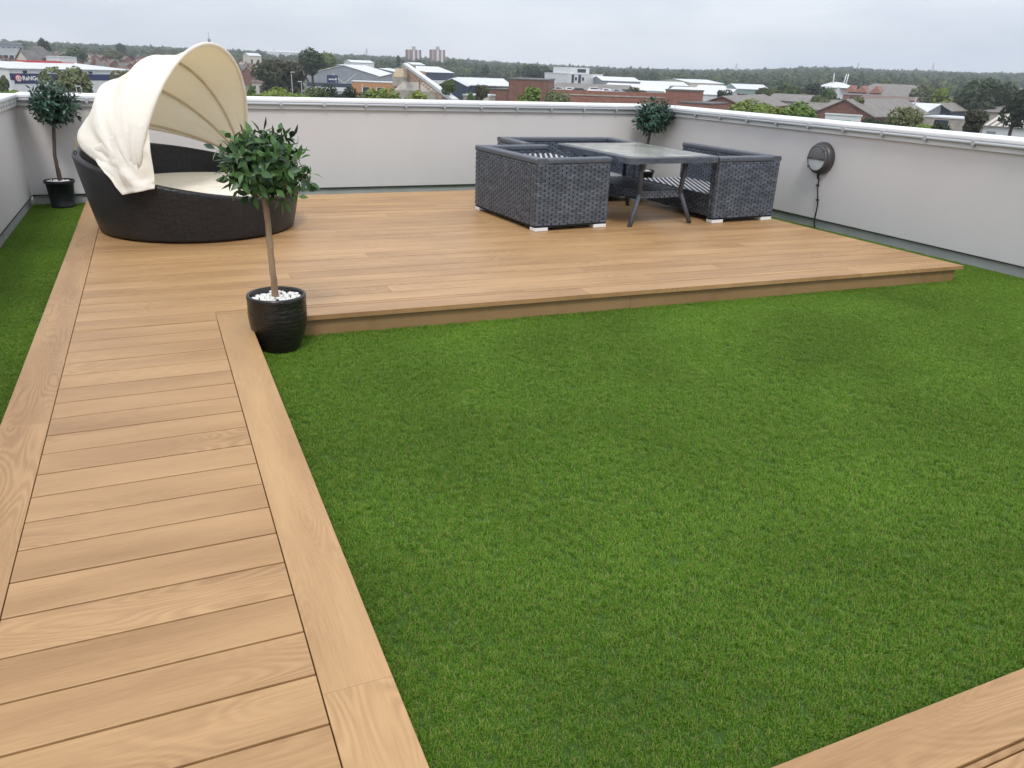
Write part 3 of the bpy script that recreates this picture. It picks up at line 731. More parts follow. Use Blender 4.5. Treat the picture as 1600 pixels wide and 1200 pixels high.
def fabric(name, c, c2, trans, rough=.9):
    mt, t, b = base_mat(name); l = t.links.new
    g = N(t, 'ShaderNodeTexCoord'); n1 = N(t, 'ShaderNodeTexNoise'); n1.inputs['Scale'].default_value = 5; n1.inputs['Detail'].default_value = 5; l(g.outputs['Object'], n1.inputs['Vector'])
    rr = N(t, 'ShaderNodeValToRGB'); rr.color_ramp.elements[0].position = .35; rr.color_ramp.elements[1].position = .65; rr.color_ramp.elements[0].color = (*c, 1); rr.color_ramp.elements[1].color = (*c2, 1)
    l(n1.outputs['Fac'], rr.inputs[0]); l(rr.outputs[0], b.inputs['Base Color']); b.inputs['Roughness'].default_value = rough; b.inputs['Specular IOR Level'].default_value = .1
    n2 = N(t, 'ShaderNodeTexNoise'); n2.inputs['Scale'].default_value = 11; n2.inputs['Detail'].default_value = 3; n2.inputs['Distortion'].default_value = .7; l(g.outputs['Object'], n2.inputs['Vector'])
    bp = N(t, 'ShaderNodeBump'); bp.inputs['Strength'].default_value = .35; bp.inputs['Distance'].default_value = .02; l(n2.outputs['Fac'], bp.inputs['Height']); l(bp.outputs[0], b.inputs['Normal'])
    if trans:
        tr = N(t, 'ShaderNodeBsdfTranslucent'); tr.inputs[0].default_value = (0.95, 0.84, 0.58, 1); ms = N(t, 'ShaderNodeMixShader'); ms.inputs[0].default_value = trans
        l(b.outputs[0], ms.inputs[1]); l(tr.outputs[0], ms.inputs[2]); l(ms.outputs[0], t.nodes['Material Output'].inputs[0])
    return mt
CANV = fabric('cream_canvas', (0.92, 0.90, 0.85), (0.95, 0.93, 0.89), .36)
SLEEVE = fabric('cream_sleeve', (0.62, 0.52, 0.36), (0.66, 0.56, 0.40), .08)
CUSH = fabric('cream_cushion', (0.74, 0.69, 0.58), (0.78, 0.74, 0.64), 0)
DC = Vector((0.09, 3.13, 0.0)); PB = R(150)
root = empty('round_daybed', DC, 0, 'round black wicker daybed with cream folding canopy and cushion', 'daybed')
def rimz(ph): return 0.535+0.185*math.cos(ph-PB)
n = 96
def shell(profile, name, mt_, flip=False):
    "profile(ph) gives a list of (radius, z)"
    vs = []; k = len(profile(0)); uvs = []
    for j in range(n+1):
        ph = 2*math.pi*j/n
        acc = 0; pr_ = profile(ph); last = None
        for r_, z in pr_:
            if last: acc += math.hypot(r_-last[0], z-last[1])
            last = (r_, z); vs.append((r_*math.cos(ph), r_*math.sin(ph), z)); uvs.append((ph*.93, acc))
    fs = [(j*k+i, (j+1)*k+i, (j+1)*k+i+1, j*k+i+1) for j in range(n) for i in range(k-1)]
    if flip: fs = [f[::-1] for f in fs]
    b = MB(); b.add(vs, fs, 0, True); o = b.build(name, mt_, root); me = o.data; ul = me.uv_layers.new(name='UVMap')
    for lp in me.loops: ul.data[lp.index].uv = uvs[lp.vertex_index]
    return o
def outer(ph):
    z = rimz(ph); ro = .865+.13*(z/.72)
    rows = [(.84, .012), (.865, .02)]
    for k in range(1, 13): f = k/12; rows.append((.865+(ro-.865)*f**.9, .02+(z-.035-.02)*f))
    for a in range(1, 8): t_ = math.pi*a/7; rows.append((ro-.032+.034*math.cos(t_), z-.034+.034*math.sin(t_)))
    for k in range(1, 7): f = k/6; rows.append((ro-.066-.06*f, z-.034-(z-.034-.25)*f))
    return rows
shell(outer, 'wicker_body', DBW)
b = MB(); b.lathe([(0, .012), (.84, .012), (.84, .03), (0, .03)], 48); b.build('base_plate', WDARK, root)
b = MB(); b.lathe([(0, .24), (.80, .24), (.845, .26), (.858, .31), (.852, .36), (.83, .388), (.79, .398), (.5, .403), (0.001, .404)], 64); b.build('cushion', CUSH, root)
b = MB(); b.tube([(.842*math.cos(2*math.pi*j/64), .842*math.sin(2*math.pi*j/64), .378) for j in range(65)], .006, 6, cap=False); b.build('piping', CUSH, root)
bd = Vector((math.cos(PB), math.sin(PB), 0)); ad_ = Vector((math.cos(PB+math.pi/2), math.sin(PB+math.pi/2), 0))    # back direction, towards the near pivot
ZP = 0.535
HOOPS = [(104, 1.10), (77, .99), (51, .97), (24, .95)]
def cpoint(al, R_, t):
    "al hoop angle in degrees, t from 0 (near pivot) to 1 (far pivot)"
    a = R(al); d = bd*math.cos(a)+Vector((0, 0, math.sin(a))); cs, sn = math.cos(math.pi*t), math.sin(math.pi*t)
    ax = .955 if cs > 0 else 1.03+.04*max(0, (al-50)/54)
    return ad_*ax*cs + d*R_*sn**.9 + Vector((0, 0, ZP))
def canopy():
    vs = []; nt_, na = 56, 46
    for i in range(na+1):
        al = HOOPS[0][0]+(HOOPS[-1][0]-4-HOOPS[0][0])*i/na
        for k in range(len(HOOPS)-1):
            if al >= HOOPS[k+1][0] or k == len(HOOPS)-2: break
        (a0, r0), (a1, r1) = HOOPS[k], HOOPS[k+1]; f = min(1.15, (a0-al)/(a0-a1)); Rr = r0+(r1-r0)*min(1, f)
        fs_ = min(1.0, f)
        for j in range(nt_+1):
            t_ = j/nt_; sn = math.sin(math.pi*t_)
            sag = .068*math.sin(math.pi*fs_)*sn**.7
            p = cpoint(al, Rr-sag, t_)
            wz = noise.noise(Vector((al*.09, t_*7, 3.3)))*.012 + noise.noise(Vector((al*.25, t_*17, 9)))*.006
            near = max(0, 1-t_/.28); wz += near*(.013*math.sin(al*.42+t_*9)+.010*noise.noise(Vector((al*.3, t_*30, 1))))
            c_ = Vector((0, 0, ZP)); dn = (p-c_); dn -= ad_*dn.dot(ad_); dn = dn.normalized() if dn.length > .02 else Vector((0, 0, 1))
            p += dn*wz*min(1, sn*3) + ad_*near*(.02+.012*math.sin(al*.3))*min(1, sn*6)
            vs.append(p)
    fs = [(i*(nt_+1)+j, (i+1)*(nt_+1)+j, (i+1)*(nt_+1)+j+1, i*(nt_+1)+j+1) for i in range(na) for j in range(nt_)]
    b = MB(); b.add(vs, fs, 0, True); o = b.build('canopy', CANV, root)
    s = o.modifiers.new('thickness', 'SOLIDIFY'); s.thickness = .003; return o
cano = canopy()
for k, (al, R_) in enumerate(HOOPS):
    b = MB(); pts = [cpoint(al, R_-(.022 if k else -.002), .02+.96*j/40) for j in range(41)]
    b.tube(pts, .012 if k else .017, 8); b.build('hoop_sleeve', SLEEVE if k else CANV, root)
# hem along the open edge and the strap ties at the back
def strap(t_, name='strap'):
    p = cpoint(HOOPS[-1][0]-3, HOOPS[-1][1], t_); ph = math.atan2(p.y, p.x); z = rimz(ph); ro = .865+.13*(z/.72)-.03
    q = Vector((ro*math.cos(ph), ro*math.sin(ph), z+.02)); s = ad_*.02
    b = MB(); b.add([p-s*1.5, p+s*1.5, q+s*.25, q-s*.25], [(0, 1, 2, 3)]); b.add([p-s*1.5+bd*.004, p+s*1.5+bd*.004, q+s*.25+bd*.004, q-s*.25+bd*.004], [(3, 2, 1, 0)])
    b.build(name, SLEEVE, root)
    b = MB(); b.tube([q+Vector((0, 0, -.012))+(ad_*math.cos(a)+Vector((0, 0, math.sin(a))))*.017 for a in [2*math.pi*j/12 for j in range(13)]], .005, 6, cap=False); b.build('strap_ring', CABLE, root)
strap(.62); strap(.30)
b = MB(); p = cpoint(24, .95, .985); b.tube([p+Vector((-.18, .0, -.035)), p+Vector((-.02, -.02, .0)), p+Vector((.05, -.05, -.03))], .012, 8); b.build('hinge_arm', CABLE, root)
# loose corner of the canvas hanging over the near rim
def flap():
    P0 = cpoint(104, 1.10, .17); P1 = cpoint(24, .95, .20)      # upper corners: front hoop side, back hoop side
    def rimp(ph, off, dz): z = rimz(ph); ro = .865+.13*(z/.72)+off; return Vector((ro*math.cos(ph), ro*math.sin(ph), z+dz))
    top = [cpoint(104, 1.10, .13), cpoint(85, 1.0, .12), cpoint(64, .97, .12), cpoint(42, .96, .13), cpoint(26, .95, .16)]
    mid = [rimp(R(249), -.01, .06), rimp(R(243), .01, .06), rimp(R(236), .02, .06), rimp(R(230), .025, .06), rimp(R(222), .02, .05)]
    bot = [rimp(R(249), .035, -.02), rimp(R(244), .045, -.055), rimp(R(239), .052, -.09), rimp(R(234), .055, -.125), rimp(R(229), .05, .0)]
    nu, nv = 28, 22; vs = []
    def lerp_row(row, u):
        f = u*(len(row)-1); i = min(int(f), len(row)-2); return row[i].lerp(row[i+1], f-i)
    for i in range(nv+1):
        v = i/nv
        for j in range(nu+1):
            u = j/nu; a, m_, c = lerp_row(top, u), lerp_row(mid, u), lerp_row(bot, u)
            p = a.lerp(m_, v/.6) if v < .6 else m_.lerp(c, (v-.6)/.4)
            out_ = Vector((p.x, p.y, 0)).normalized()
            wz = .013*math.sin(u*11+v*4)+.020*noise.noise(Vector((u*4, v*5, 2)))+.010*noise.noise(Vector((u*11, v*9, 7)))
            p = p+out_*(wz*min(1, v*3)+.012); vs.append(p)
    fs = [(i*(nu+1)+j, i*(nu+1)+j+1, (i+1)*(nu+1)+j+1, (i+1)*(nu+1)+j) for i in range(nv) for j in range(nu)]
    b = MB(); b.add(vs, fs, 0, True); o = b.build('canopy_flap', CANV, root); s = o.modifiers.new('thickness', 'SOLIDIFY'); s.thickness = .004
flap()

# ------------------------------------------------------------------ the country beyond: terrain rising to wooded ridges
ZB = -14.5
SKY = [(-400, 60), (0, 63), (100, 67), (200, 71), (300, 75), (400, 80), (500, 84), (600, 88), (700, 91), (800, 98), (900, 103), (1000, 107), (1100, 109), (1200, 108), (1260, 104), (1320, 105), (1400, 109), (1500, 112), (1600, 114), (2000, 114)]
_az = []
for px_, py_ in SKY:
    d = ray(px_, py_); _az.append((math.atan2(d.x, d.y), d.z/math.hypot(d.x, d.y)))
def elev(a):
    if a <= _az[0][0] or a >= _az[-1][0]: return 0.012
    for (a0, e0), (a1, e1) in zip(_az, _az[1:]):
        if a0 <= a <= a1: return e0+(e1-e0)*(a-a0)/(a1-a0)
RD = 2300.0
def terr(x, y):
    dx, dy = x-CAM.x, y-CAM.y; r_ = math.hypot(dx, dy); a = math.atan2(dx, dy)
    zr = CAM.z+RD*elev(a)-13.0
    if r_ <= RD: return ZB+(zr-ZB)*max(0.0, (r_-300)/(RD-300))**1.15
    return zr-(r_-RD)*0.03
FIELD = mat('meadow_ground', (0.055, 0.075, 0.03), .95, c2=(0.10, 0.10, 0.06), scale=.02, coord='Object')
vs_ = []; fs_ = []; rs = [0, 60, 150, 300, 420, 560, 720, 900, 1100, 1350, 1650, 2000, 2300, 2500, 2750]; na = 180
for r_ in rs:
    for j in range(na):
        a = 2*math.pi*j/na; x, y = CAM.x+r_*math.sin(a), CAM.y+r_*math.cos(a); vs_.append((x, y, terr(x, y)))
for i in range(len(rs)-1):
    for j in range(na): fs_.append((i*na+j, i*na+(j+1) % na, (i+1)*na+(j+1) % na, (i+1)*na+j))
b = MB(); b.add(vs_, [f[::-1] for f in fs_], 0, True); tag(b.build('ground', FIELD), 'ground rising to far ridges', kind='structure')
ASPH = mat('asphalt_yard', (0.06, 0.06, 0.06), .9, c2=(0.10, 0.10, 0.098), scale=.08)

# ------------------------------------------------------------------ trees
def crown_mesh(name, seed, nq, size, shape='round'):
    rg = random.Random(seed); b = MB(); lobes = []
    for k in range(9):
        if shape == 'tall': lobes.append((Vector((rg.gauss(0, .16), rg.gauss(0, .16), rg.uniform(-.75, .75))), rg.uniform(.28, .42)))
        elif shape == 'low': lobes.append((Vector((rg.gauss(0, .42), rg.gauss(0, .42), rg.uniform(-.5, .4))), rg.uniform(.34, .52)))
        else:
            d = Vector((rg.gauss(0, 1), rg.gauss(0, 1), rg.gauss(0, 1))).normalized(); lobes.append((d*rg.uniform(.25, .62), rg.uniform(.34, .52)))
    for q in range(nq):
        c, r_ = rg.choice(lobes); d = Vector((rg.gauss(0, 1), rg.gauss(0, 1), rg.gauss(0, 1))).normalized()
        p = c+d*r_*rg.uniform(.72, 1.06)
        s = size*rg.uniform(.6, 1.4); nrm = (d+Vector((rg.gauss(0, .5), rg.gauss(0, .5), rg.gauss(0, .5)+.35))).normalized()
        u_ = nrm.orthogonal().normalized(); u_ = Matrix.Rotation(rg.uniform(0, 6.3), 3, nrm) @ u_; v_ = nrm.cross(u_)
        b.add([p-u_*s, p-v_*s*.7+u_*s*.2, p+u_*s, p+v_*s*.7-u_*s*.1], [(0, 1, 2, 3)])
    return b.mesh(name)
def fol_mat(name, c, c2):
    mt, t, b = base_mat(name); l = t.links.new
    g = N(t, 'ShaderNodeNewGeometry'); oi = N(t, 'ShaderNodeObjectInfo')
    mx_ = N(t, 'ShaderNodeMix', data_type='RGBA'); mx_.inputs[6].default_value = (*c, 1); mx_.inputs[7].default_value = (*c2, 1); l(g.outputs['Random Per Island'], mx_.inputs[0])
    hs = N(t, 'ShaderNodeHueSaturation'); mm = N(t, 'ShaderNodeMapRange'); mm.inputs[3].default_value = .72; mm.inputs[4].default_value = 1.28; l(oi.outputs['Random'], mm.inputs[0]); l(mm.outputs[0], hs.inputs['Value'])
    m2 = N(t, 'ShaderNodeMapRange'); m2.inputs[3].default_value = .47; m2.inputs[4].default_value = .525
    ml = N(t, 'ShaderNodeMath', operation='MULTIPLY'); ml.inputs[1].default_value = 7.3; l(oi.outputs['Random'], ml.inputs[0]); fr = N(t, 'ShaderNodeMath', operation='FRACT'); l(ml.outputs[0], fr.inputs[0]); l(fr.outputs[0], m2.inputs[0]); l(m2.outputs[0], hs.inputs['Hue'])
    l(mx_.outputs[2], hs.inputs['Color']); l(hs.outputs[0], b.inputs['Base Color']); b.inputs['Roughness'].default_value = .8; b.inputs['Specular IOR Level'].default_value = .2
    tr = N(t, 'ShaderNodeBsdfTranslucent'); l(hs.outputs[0], tr.inputs[0]); ms = N(t, 'ShaderNodeMixShader'); ms.inputs[0].default_value = .3
    l(b.outputs[0], ms.inputs[1]); l(tr.outputs[0], ms.inputs[2]); l(ms.outputs[0], t.nodes['Material Output'].inputs[0]); return mt
FM = {'lime': fol_mat('foliage_lime', (0.13, 0.19, 0.04), (0.24, 0.31, 0.085)), 'green': fol_mat('foliage_green', (0.075, 0.115, 0.04), (0.14, 0.19, 0.065)),
      'olive': fol_mat('foliage_olive', (0.10, 0.12, 0.055), (0.19, 0.205, 0.10)), 'dark': fol_mat('foliage_dark', (0.034, 0.052, 0.030), (0.066, 0.09, 0.048)),
      'brown': fol_mat('foliage_budding', (0.065, 0.07, 0.042), (0.11, 0.11, 0.065)), 'wood': fol_mat('foliage_wood', (0.064, 0.085, 0.042), (0.125, 0.148, 0.07))}
BARKB = mat('tree_bark', (0.07, 0.055, 0.045), .9)
CROWNS = {}
for kd in FM:
    for sh in ('round', 'tall', 'low'):
        for k in range(2):
            me = crown_mesh('crown', hash((kd, sh)) % 1000*0+len(CROWNS)*3+k, 2400, .085, sh); me.materials.append(FM[kd]); CROWNS[(kd, sh, k)] = me
wood_coll = bpy.data.collections.new('wood_crowns')
for k in range(5):
    me = crown_mesh('wood_crown', 70+k, 260, .17, 'round' if k < 4 else 'tall'); me.materials.append(FM['wood'] if k != 2 else FM['green'])
    o = bpy.data.objects.new('wood_crown', me); wood_coll.objects.link(o)
# the woods on the ridges: one mass
fr_ = random.Random(5); pv = []; psc = []
amin, amax = _az[0][0]+.12, _az[-1][0]-.1
for k in range(13000):
    a = fr_.uniform(amin-.1, amax+.1); f = fr_.random(); left = max(0, min(1, (0.28-a)/.5))
    rmin = 760+330*left+140*noise.noise(Vector((a*9, 0, 0)))
    r_ = math.sqrt(rmin**2+f*(2360.0**2-rmin**2))
    if noise.noise(Vector((a*14, r_*.004, 5))) > .33 and r_ < 1900: continue
    x, y = CAM.x+r_*math.sin(a), CAM.y+r_*math.cos(a); h = fr_.uniform(9, 14.5); wd = h*fr_.uniform(.48, .75)
    if fr_.random() < .06: h *= 1.25; wd *= .7
    pv.append((x, y, terr(x, y)+h*.45)); psc.append((wd, wd, h*.55))
me = bpy.data.meshes.new('wood'); me.from_pydata(pv, [], []); at_ = me.attributes.new('sc', 'FLOAT_VECTOR', 'POINT'); at_.data.foreach_set('vector', [q for s in psc for q in s])
wo = obj('woodland', me); tag(wo, 'dark wooded ridges along the whole skyline', 'woodland', kind='stuff')
md = wo.modifiers.new('crowns', 'NODES'); md.node_group = scatter_group('wood_instances', wood_coll, 0, 1, 1, True)

TREES = {}
def tree(px_, ytop, wpx, D, kd, sh='round', label=None, ybot=None, group=None):
    g = gp(px_, D); zt = at(px_, ytop, D).z; zb = terr(g.x, g.y); h = max(2.0, zt-zb); sc = D/F_PX/math.cos(abs(px_-800)/F_PX*.3)
    wd = wpx*sc/2*1.08; ch = h*.92 if sh == 'tall' else min(h*.86, wd*(2.0 if sh == 'round' else 1.55))
    k = len(TREES) % 2; rz = rnd.uniform(0, 6.28)
    root = empty('tree' if h > 4 else 'shrub', (g.x, g.y, zb), rz, label, 'tree' if h > 4 else 'shrub', group)
    c = obj('crown', CROWNS[(kd, sh, k)], None, root); c.location = (0, 0, h-ch/2); c.scale = (wd*1.08, wd*1.08, ch/2*1.06)
    b = MB(); b.tube([(0, 0, -.3), (0, 0, (h-ch)*.8), (0, 0, h-ch*.45)], [h*.028, h*.022, h*.008], 7)
    for q in range(4):
        a = q*1.6; b.tube([(0, 0, h-ch*.9), (wd*.5*math.cos(a), wd*.5*math.sin(a), h-ch*.4)], [h*.012, h*.004], 5, cap=False)
    b.build('trunk', BARKB, root); TREES[len(TREES)] = root; return root
GA = 'trees between the buildings beyond the terrace'
tree(106, 101, 64, 150, 'olive', 'round', 'pale olive tree in front of the white store with the red ridge')
tree(-4, 103, 26, 240, 'green', 'tall', 'green tree at the left end of the white store')
tree(4, 134, 30, 120, 'lime', 'low', 'bright green shrub just over the left parapet corner')
tree(70, 57, 20, 640, 'dark', 'tall', 'tall dark tree rising over the house roofs at far left')
tree(57, 68, 26, 600, 'green', 'round', 'rounded green tree just left of the tall dark tree')
tree(118, 72, 34, 620, 'green', 'round', 'broad green tree above the roofs behind the white store')
tree(193, 66, 13, 900, 'dark', 'round', 'small dark tree on the skyline left of the canopy')
tree(172, 76, 34, 640, 'olive', 'round', 'olive tree among the house roofs left of the canopy')
tree(193, 108, 32, 190, 'olive', 'round', 'olive tree at the right end of the white store')
tree(393, 101, 44, 120, 'green', 'tall', 'slender green tree right behind the canopy edge')
tree(440, 82, 74, 250, 'brown', 'round', 'large brownish tree mass left of the grey warehouse')
tree(418, 88, 40, 235, 'brown', 'round', 'smaller brownish tree beside the large brownish one')
tree(488, 71, 36, 310, 'dark', 'round', 'tall dark green tree on the skyline over the brownish trees')
tree(512, 80, 34, 420, 'green', 'round', 'green tree right of the tall dark one, above the warehouse roof')
for px_, yt, wp, D, kd, lb in ((395, 137, 46, 88, 'lime', 'bright shrub low behind the parapet nearest the canopy'), (432, 134, 48, 92, 'lime', 'bright shrub low behind the parapet below the brownish trees'),
        (466, 137, 44, 96, 'lime', 'bright shrub low behind the parapet left of the warehouse'), (500, 131, 40, 112, 'olive', 'olive shrub in front of the left end of the grey warehouse'),
        (532, 131, 40, 125, 'dark', 'dark shrub in front of the grey warehouse sign'), (556, 146, 34, 95, 'olive', 'small olive shrub beside the parked lorry')):
    tree(px_, yt, wp, D, kd, 'low', lb)
tree(594, 127, 62, 100, 'lime', 'round', 'bright green tree in front of the orange brick entrance')
tree(656, 138, 56, 92, 'lime', 'round', 'bright green tree below the concrete hopper')
tree(702, 122, 22, 170, 'green', 'round', 'green tree behind the sloping conveyor')
tree(737, 126, 30, 185, 'green', 'tall', 'slim green tree before the long pale roof')
tree(752, 131, 24, 175, 'olive', 'round', 'small olive tree right of the slim green one')
tree(836, 131, 60, 112, 'lime', 'round', 'yellow green tree in front of the brown brick block')
tree(870, 140, 40, 118, 'olive', 'round', 'olive tree at the left end of the rooftop car park')
tree(835, 97, 36, 600, 'dark', 'round', 'big dark tree above the brown brick block')
tree(858, 104, 28, 580, 'dark', 'round', 'dark tree left of the white office block')
tree(822, 105, 18, 620, 'dark', 'tall', 'dark tree just left of the big dark one')
tree(757, 99, 15, 700, 'dark', 'round', 'lone dark tree on the far slope right of the two towers')
tree(808, 103, 11, 700, 'dark', 'tall', 'narrow dark conifer on the far slope')
tree(622, 87, 11, 800, 'dark', 'tall', 'narrow dark conifer left of the twin towers')
for px_, yt, wp, D, lb in ((1172, 152, 56, 105, 'left of the three pale green trees over the right wall'), (1212, 150, 66, 108, 'middle of the three pale green trees over the right wall'), (1252, 156, 50, 104, 'right of the three pale green trees over the right wall')):
    tree(px_, yt, wp, D, 'lime', 'low', lb)
tree(1131, 138, 24, 260, 'dark', 'low', 'dark shrub before the white roofs in the middle distance')
tree(995, 133, 30, 238, 'brown', 'round', 'thin bare tree behind the cars on the roof')
for px_, yt, wp, D, kd, lb in ((1205, 131, 50, 330, 'green', 'green tree right of the green sided warehouse'), (1238, 128, 56, 360, 'green', 'broad green tree beyond the three pale trees'),
        (1272, 127, 50, 380, 'dark', 'dark tree beyond the three pale trees'), (1300, 137, 34, 300, 'green', 'green tree left of the dark red gabled house'), (1335, 146, 30, 210, 'green', 'green tree in front of the red gabled house'),
        (1285, 146, 30, 230, 'olive', 'olive tree above the brown gable building'), (1424, 165, 44, 112, 'olive', 'pale olive tree beside the lattice mast'), (1376, 182, 26, 105, 'dark', 'dark shrub beside the white and green hoarding'),
        (1462, 188, 30, 105, 'lime', 'pale shrub low behind the right wall'), (1490, 190, 30, 100, 'dark', 'dark shrub low behind the right wall'), (1531, 163, 36, 108, 'brown', 'olive brown tree left of the striped roof'),
        (1470, 133, 40, 290, 'lime', 'light green tree left of the big dark clump'), (1514, 117, 58, 280, 'dark', 'left of the two big dark trees at far right'), (1550, 117, 52, 285, 'dark', 'right of the two big dark trees at far right'),
        (1592, 132, 46, 200, 'dark', 'dark tree cut by the right edge of the view'), (1582, 160, 50, 320, 'dark', 'dark bushy tree above the striped roof'), (1372, 120, 30, 480, 'green', 'green tree behind the brown hipped roof'), (1438, 128, 40, 420, 'olive', 'olive tree right of the brown hipped roof')):
    tree(px_, yt, wp, D, kd, 'round' if D > 106 else 'low', lb)

# ------------------------------------------------------------------ buildings beyond the terrace
def pm(nm, c, rough=.8, c2=None, sc=.6): return mat(nm, c, rough, c2=c2, scale=sc)
WHT = pm('white_cladding', (0.58, 0.59, 0.60), .5, (0.66, 0.67, 0.68)); LGR = pm('pale_roof_sheet', (0.50, 0.51, 0.52), .55, (0.66, 0.67, 0.67)); GRC = pm('grey_cladding', (0.22, 0.24, 0.27), .5, (0.27, 0.29, 0.32))
NAVY = pm('navy_panel', (0.022, 0.028, 0.10), .5); DKB = pm('dark_blue_cladding', (0.03, 0.04, 0.07), .5); REDP = pm('red_flashing', (0.42, 0.035, 0.035), .5)
BRK = mat('brown_brick', (0.16, 0.075, 0.055), .9, c2=(0.21, 0.105, 0.075), scale=.9); BRK2 = mat('red_brick', (0.23, 0.10, 0.07), .9, c2=(0.29, 0.135, 0.10), scale=.9); ORB = pm('orange_brick', (0.45, 0.22, 0.10), .85)
SLT = mat('slate_roof', (0.095, 0.09, 0.09), .8, c2=(0.15, 0.14, 0.135), scale=.7); BRF = mat('brown_tile_roof', (0.13, 0.085, 0.07), .85, c2=(0.19, 0.13, 0.105), scale=.7); GRF = mat('grey_brown_roof', (0.16, 0.145, 0.13), .85, c2=(0.22, 0.20, 0.18), scale=.5)
CONC = mat('dusty_concrete', (0.30, 0.27, 0.23), .9, c2=(0.42, 0.38, 0.33), scale=.8); SANDY = mat('sand_hopper_sheet', (0.48, 0.36, 0.22), .8, c2=(0.56, 0.46, 0.33), scale=.6); RUST = pm('rusty_sheet', (0.32, 0.19, 0.12), .85, (0.40, 0.28, 0.20))
WGL = mat('window_glass', (0.03, 0.035, 0.045), .15, spec=.6); CRM = pm('cream_wall', (0.55, 0.50, 0.42), .85); GRNP = pm('green_panel', (0.05, 0.22, 0.10), .6); TEAL = pm('teal_wall', (0.20, 0.27, 0.27), .7)
def shed(name, label, cat, px0, D0, px1, D1, ytop, dep, rise=0.0, axis='x', wall=WHT, roof=LGR, bands=(), wins=(), group=None, hip=0.0, chim=0, parapet_=0.0):
    A, B = gp(px0, D0), gp(px1, D1); u = (B-A).normalized(); Lg = (B-A).length
    away = ((A+B)/2-Vector((CAM.x, CAM.y, 0))).normalized(); wv_ = Vector((-u.y, u.x, 0))
    if wv_.dot(away) < 0: wv_ = -wv_
    zb = min(terr(A.x, A.y), terr(B.x, B.y))-.4; ze = at(px0, ytop, D0).z; h = ze-zb
    M = Matrix((u, wv_, Vector((0, 0, 1)))).transposed().to_4x4(); M.translation = Vector((A.x, A.y, zb))
    root = empty(name, (0, 0, 0), 0, label, cat, group); root.matrix_world = M; root['kind'] = 'thing'
    b = MB(); b.box(0, 0, 0, Lg, dep, h)
    e = .35
    if rise and hip == 0:
        if axis == 'x':
            b.add([(0, 0, h), (0, dep, h), (0, dep/2, h+rise)], [(0, 1, 2)]); b.add([(Lg, 0, h), (Lg, dep, h), (Lg, dep/2, h+rise)], [(2, 1, 0)])
        else:
            b.add([(0, 0, h), (Lg, 0, h), (Lg/2, 0, h+rise)], [(0, 1, 2)]); b.add([(0, dep, h), (Lg, dep, h), (Lg/2, dep, h+rise)], [(2, 1, 0)])
    b.build('wall', wall, root)
    r_ = MB(); t_ = .22
    if rise == 0: r_.box(-e*.4, -e*.4, h+.002, Lg+e*.4, dep+e*.4, h+.3+parapet_)
    elif hip:
        hx = hip*Lg/2
        if axis == 'x': top = [(hx, dep/2, h+rise), (Lg-hx, dep/2, h+rise)]
        else: top = [(Lg/2, hip*dep/2, h+rise), (Lg/2, dep-hip*dep/2, h+rise)]
        v = [(-e, -e, h), (Lg+e, -e, h), (Lg+e, dep+e, h), (-e, dep+e, h)]+top
        f = [(0, 1, 5, 4), (1, 2, 5), (2, 3, 4, 5), (3, 0, 4), (3, 2, 1, 0)] if axis == 'x' else [(0, 1, 4), (1, 2, 5, 4), (2, 3, 5), (3, 0, 4, 5), (3, 2, 1, 0)]
        r_.add(v, f)
    else:
        def slab(p, q, r2, s2): r_.add([p, q, r2, s2]+[(x, y, z+t_) for x, y, z in (p, q, r2, s2)], [(0, 1, 2, 3), (7, 6, 5, 4), (0, 4, 5, 1), (1, 5, 6, 2), (2, 6, 7, 3), (3, 7, 4, 0)])
        if axis == 'x':
            k = e*rise/(dep/2); slab((-e, -e, h-k), (Lg+e, -e, h-k), (Lg+e, dep/2, h+rise), (-e, dep/2, h+rise)); slab((-e, dep/2, h+rise), (Lg+e, dep/2, h+rise), (Lg+e, dep+e, h-k), (-e, dep+e, h-k))
        else:
            k = e*rise/(Lg/2); slab((-e, -e, h-k), (-e, dep+e, h-k), (Lg/2, dep+e, h+rise), (Lg/2, -e, h+rise)); slab((Lg/2, -e, h+rise), (Lg/2, dep+e, h+rise), (Lg+e, dep+e, h-k), (Lg+e, -e, h-k))
    ro = r_.build('roof', roof, root)
    for q in range(chim):
        c = MB(); x = Lg*(.12+.76*q); c.box(x-.45, dep/2-.4, h+rise*.5, x+.45, dep/2+.4, h+rise+1.3); c.box(x-.25, dep/2-.15, h+rise+1.3, x+.25, dep/2+.15, h+rise+1.7); c.build('chimney', BRK, ro)
    for k, (z0, z1, x0, x1, mt_, nm) in enumerate(bands):
        c = MB(); c.box(x0*Lg, -.05-.03*k, z0*h, x1*Lg, -.002, z1*h); c.build(nm, mt_, root)
    for (x0, x1, z0, z1) in wins:
        c = MB(); c.box(x0*Lg, -.06, z0*h, x1*Lg, -.003, z1*h); wn = c.build('window', WHT, root)
        c = MB(); fx = (x1-x0)*Lg*.08; c.box(x0*Lg+fx, -.075, z0*h+.1, x1*Lg-fx, -.061, z1*h-.1); c.build('pane', WGL, wn)
    root['_h'] = h; root['_L'] = Lg
    return root
def text_part(txt, size, mt_, parent, loc, nm, weight=.02):
    cu = bpy.data.curves.new('lettering', 'FONT'); cu.body = txt; cu.size = size; cu.extrude = .02; cu.offset = weight; cu.align_x = 'LEFT'
    to = bpy.data.objects.new('lettering', cu); COL.objects.link(to); bpy.context.view_layer.update()
    me = bpy.data.meshes.new_from_object(to.evaluated_get(bpy.context.evaluated_depsgraph_get())); bpy.data.objects.remove(to)
    o = obj(nm, me, mt_, parent); o.location = loc; o.rotation_euler = (R(90), 0, 0); return o
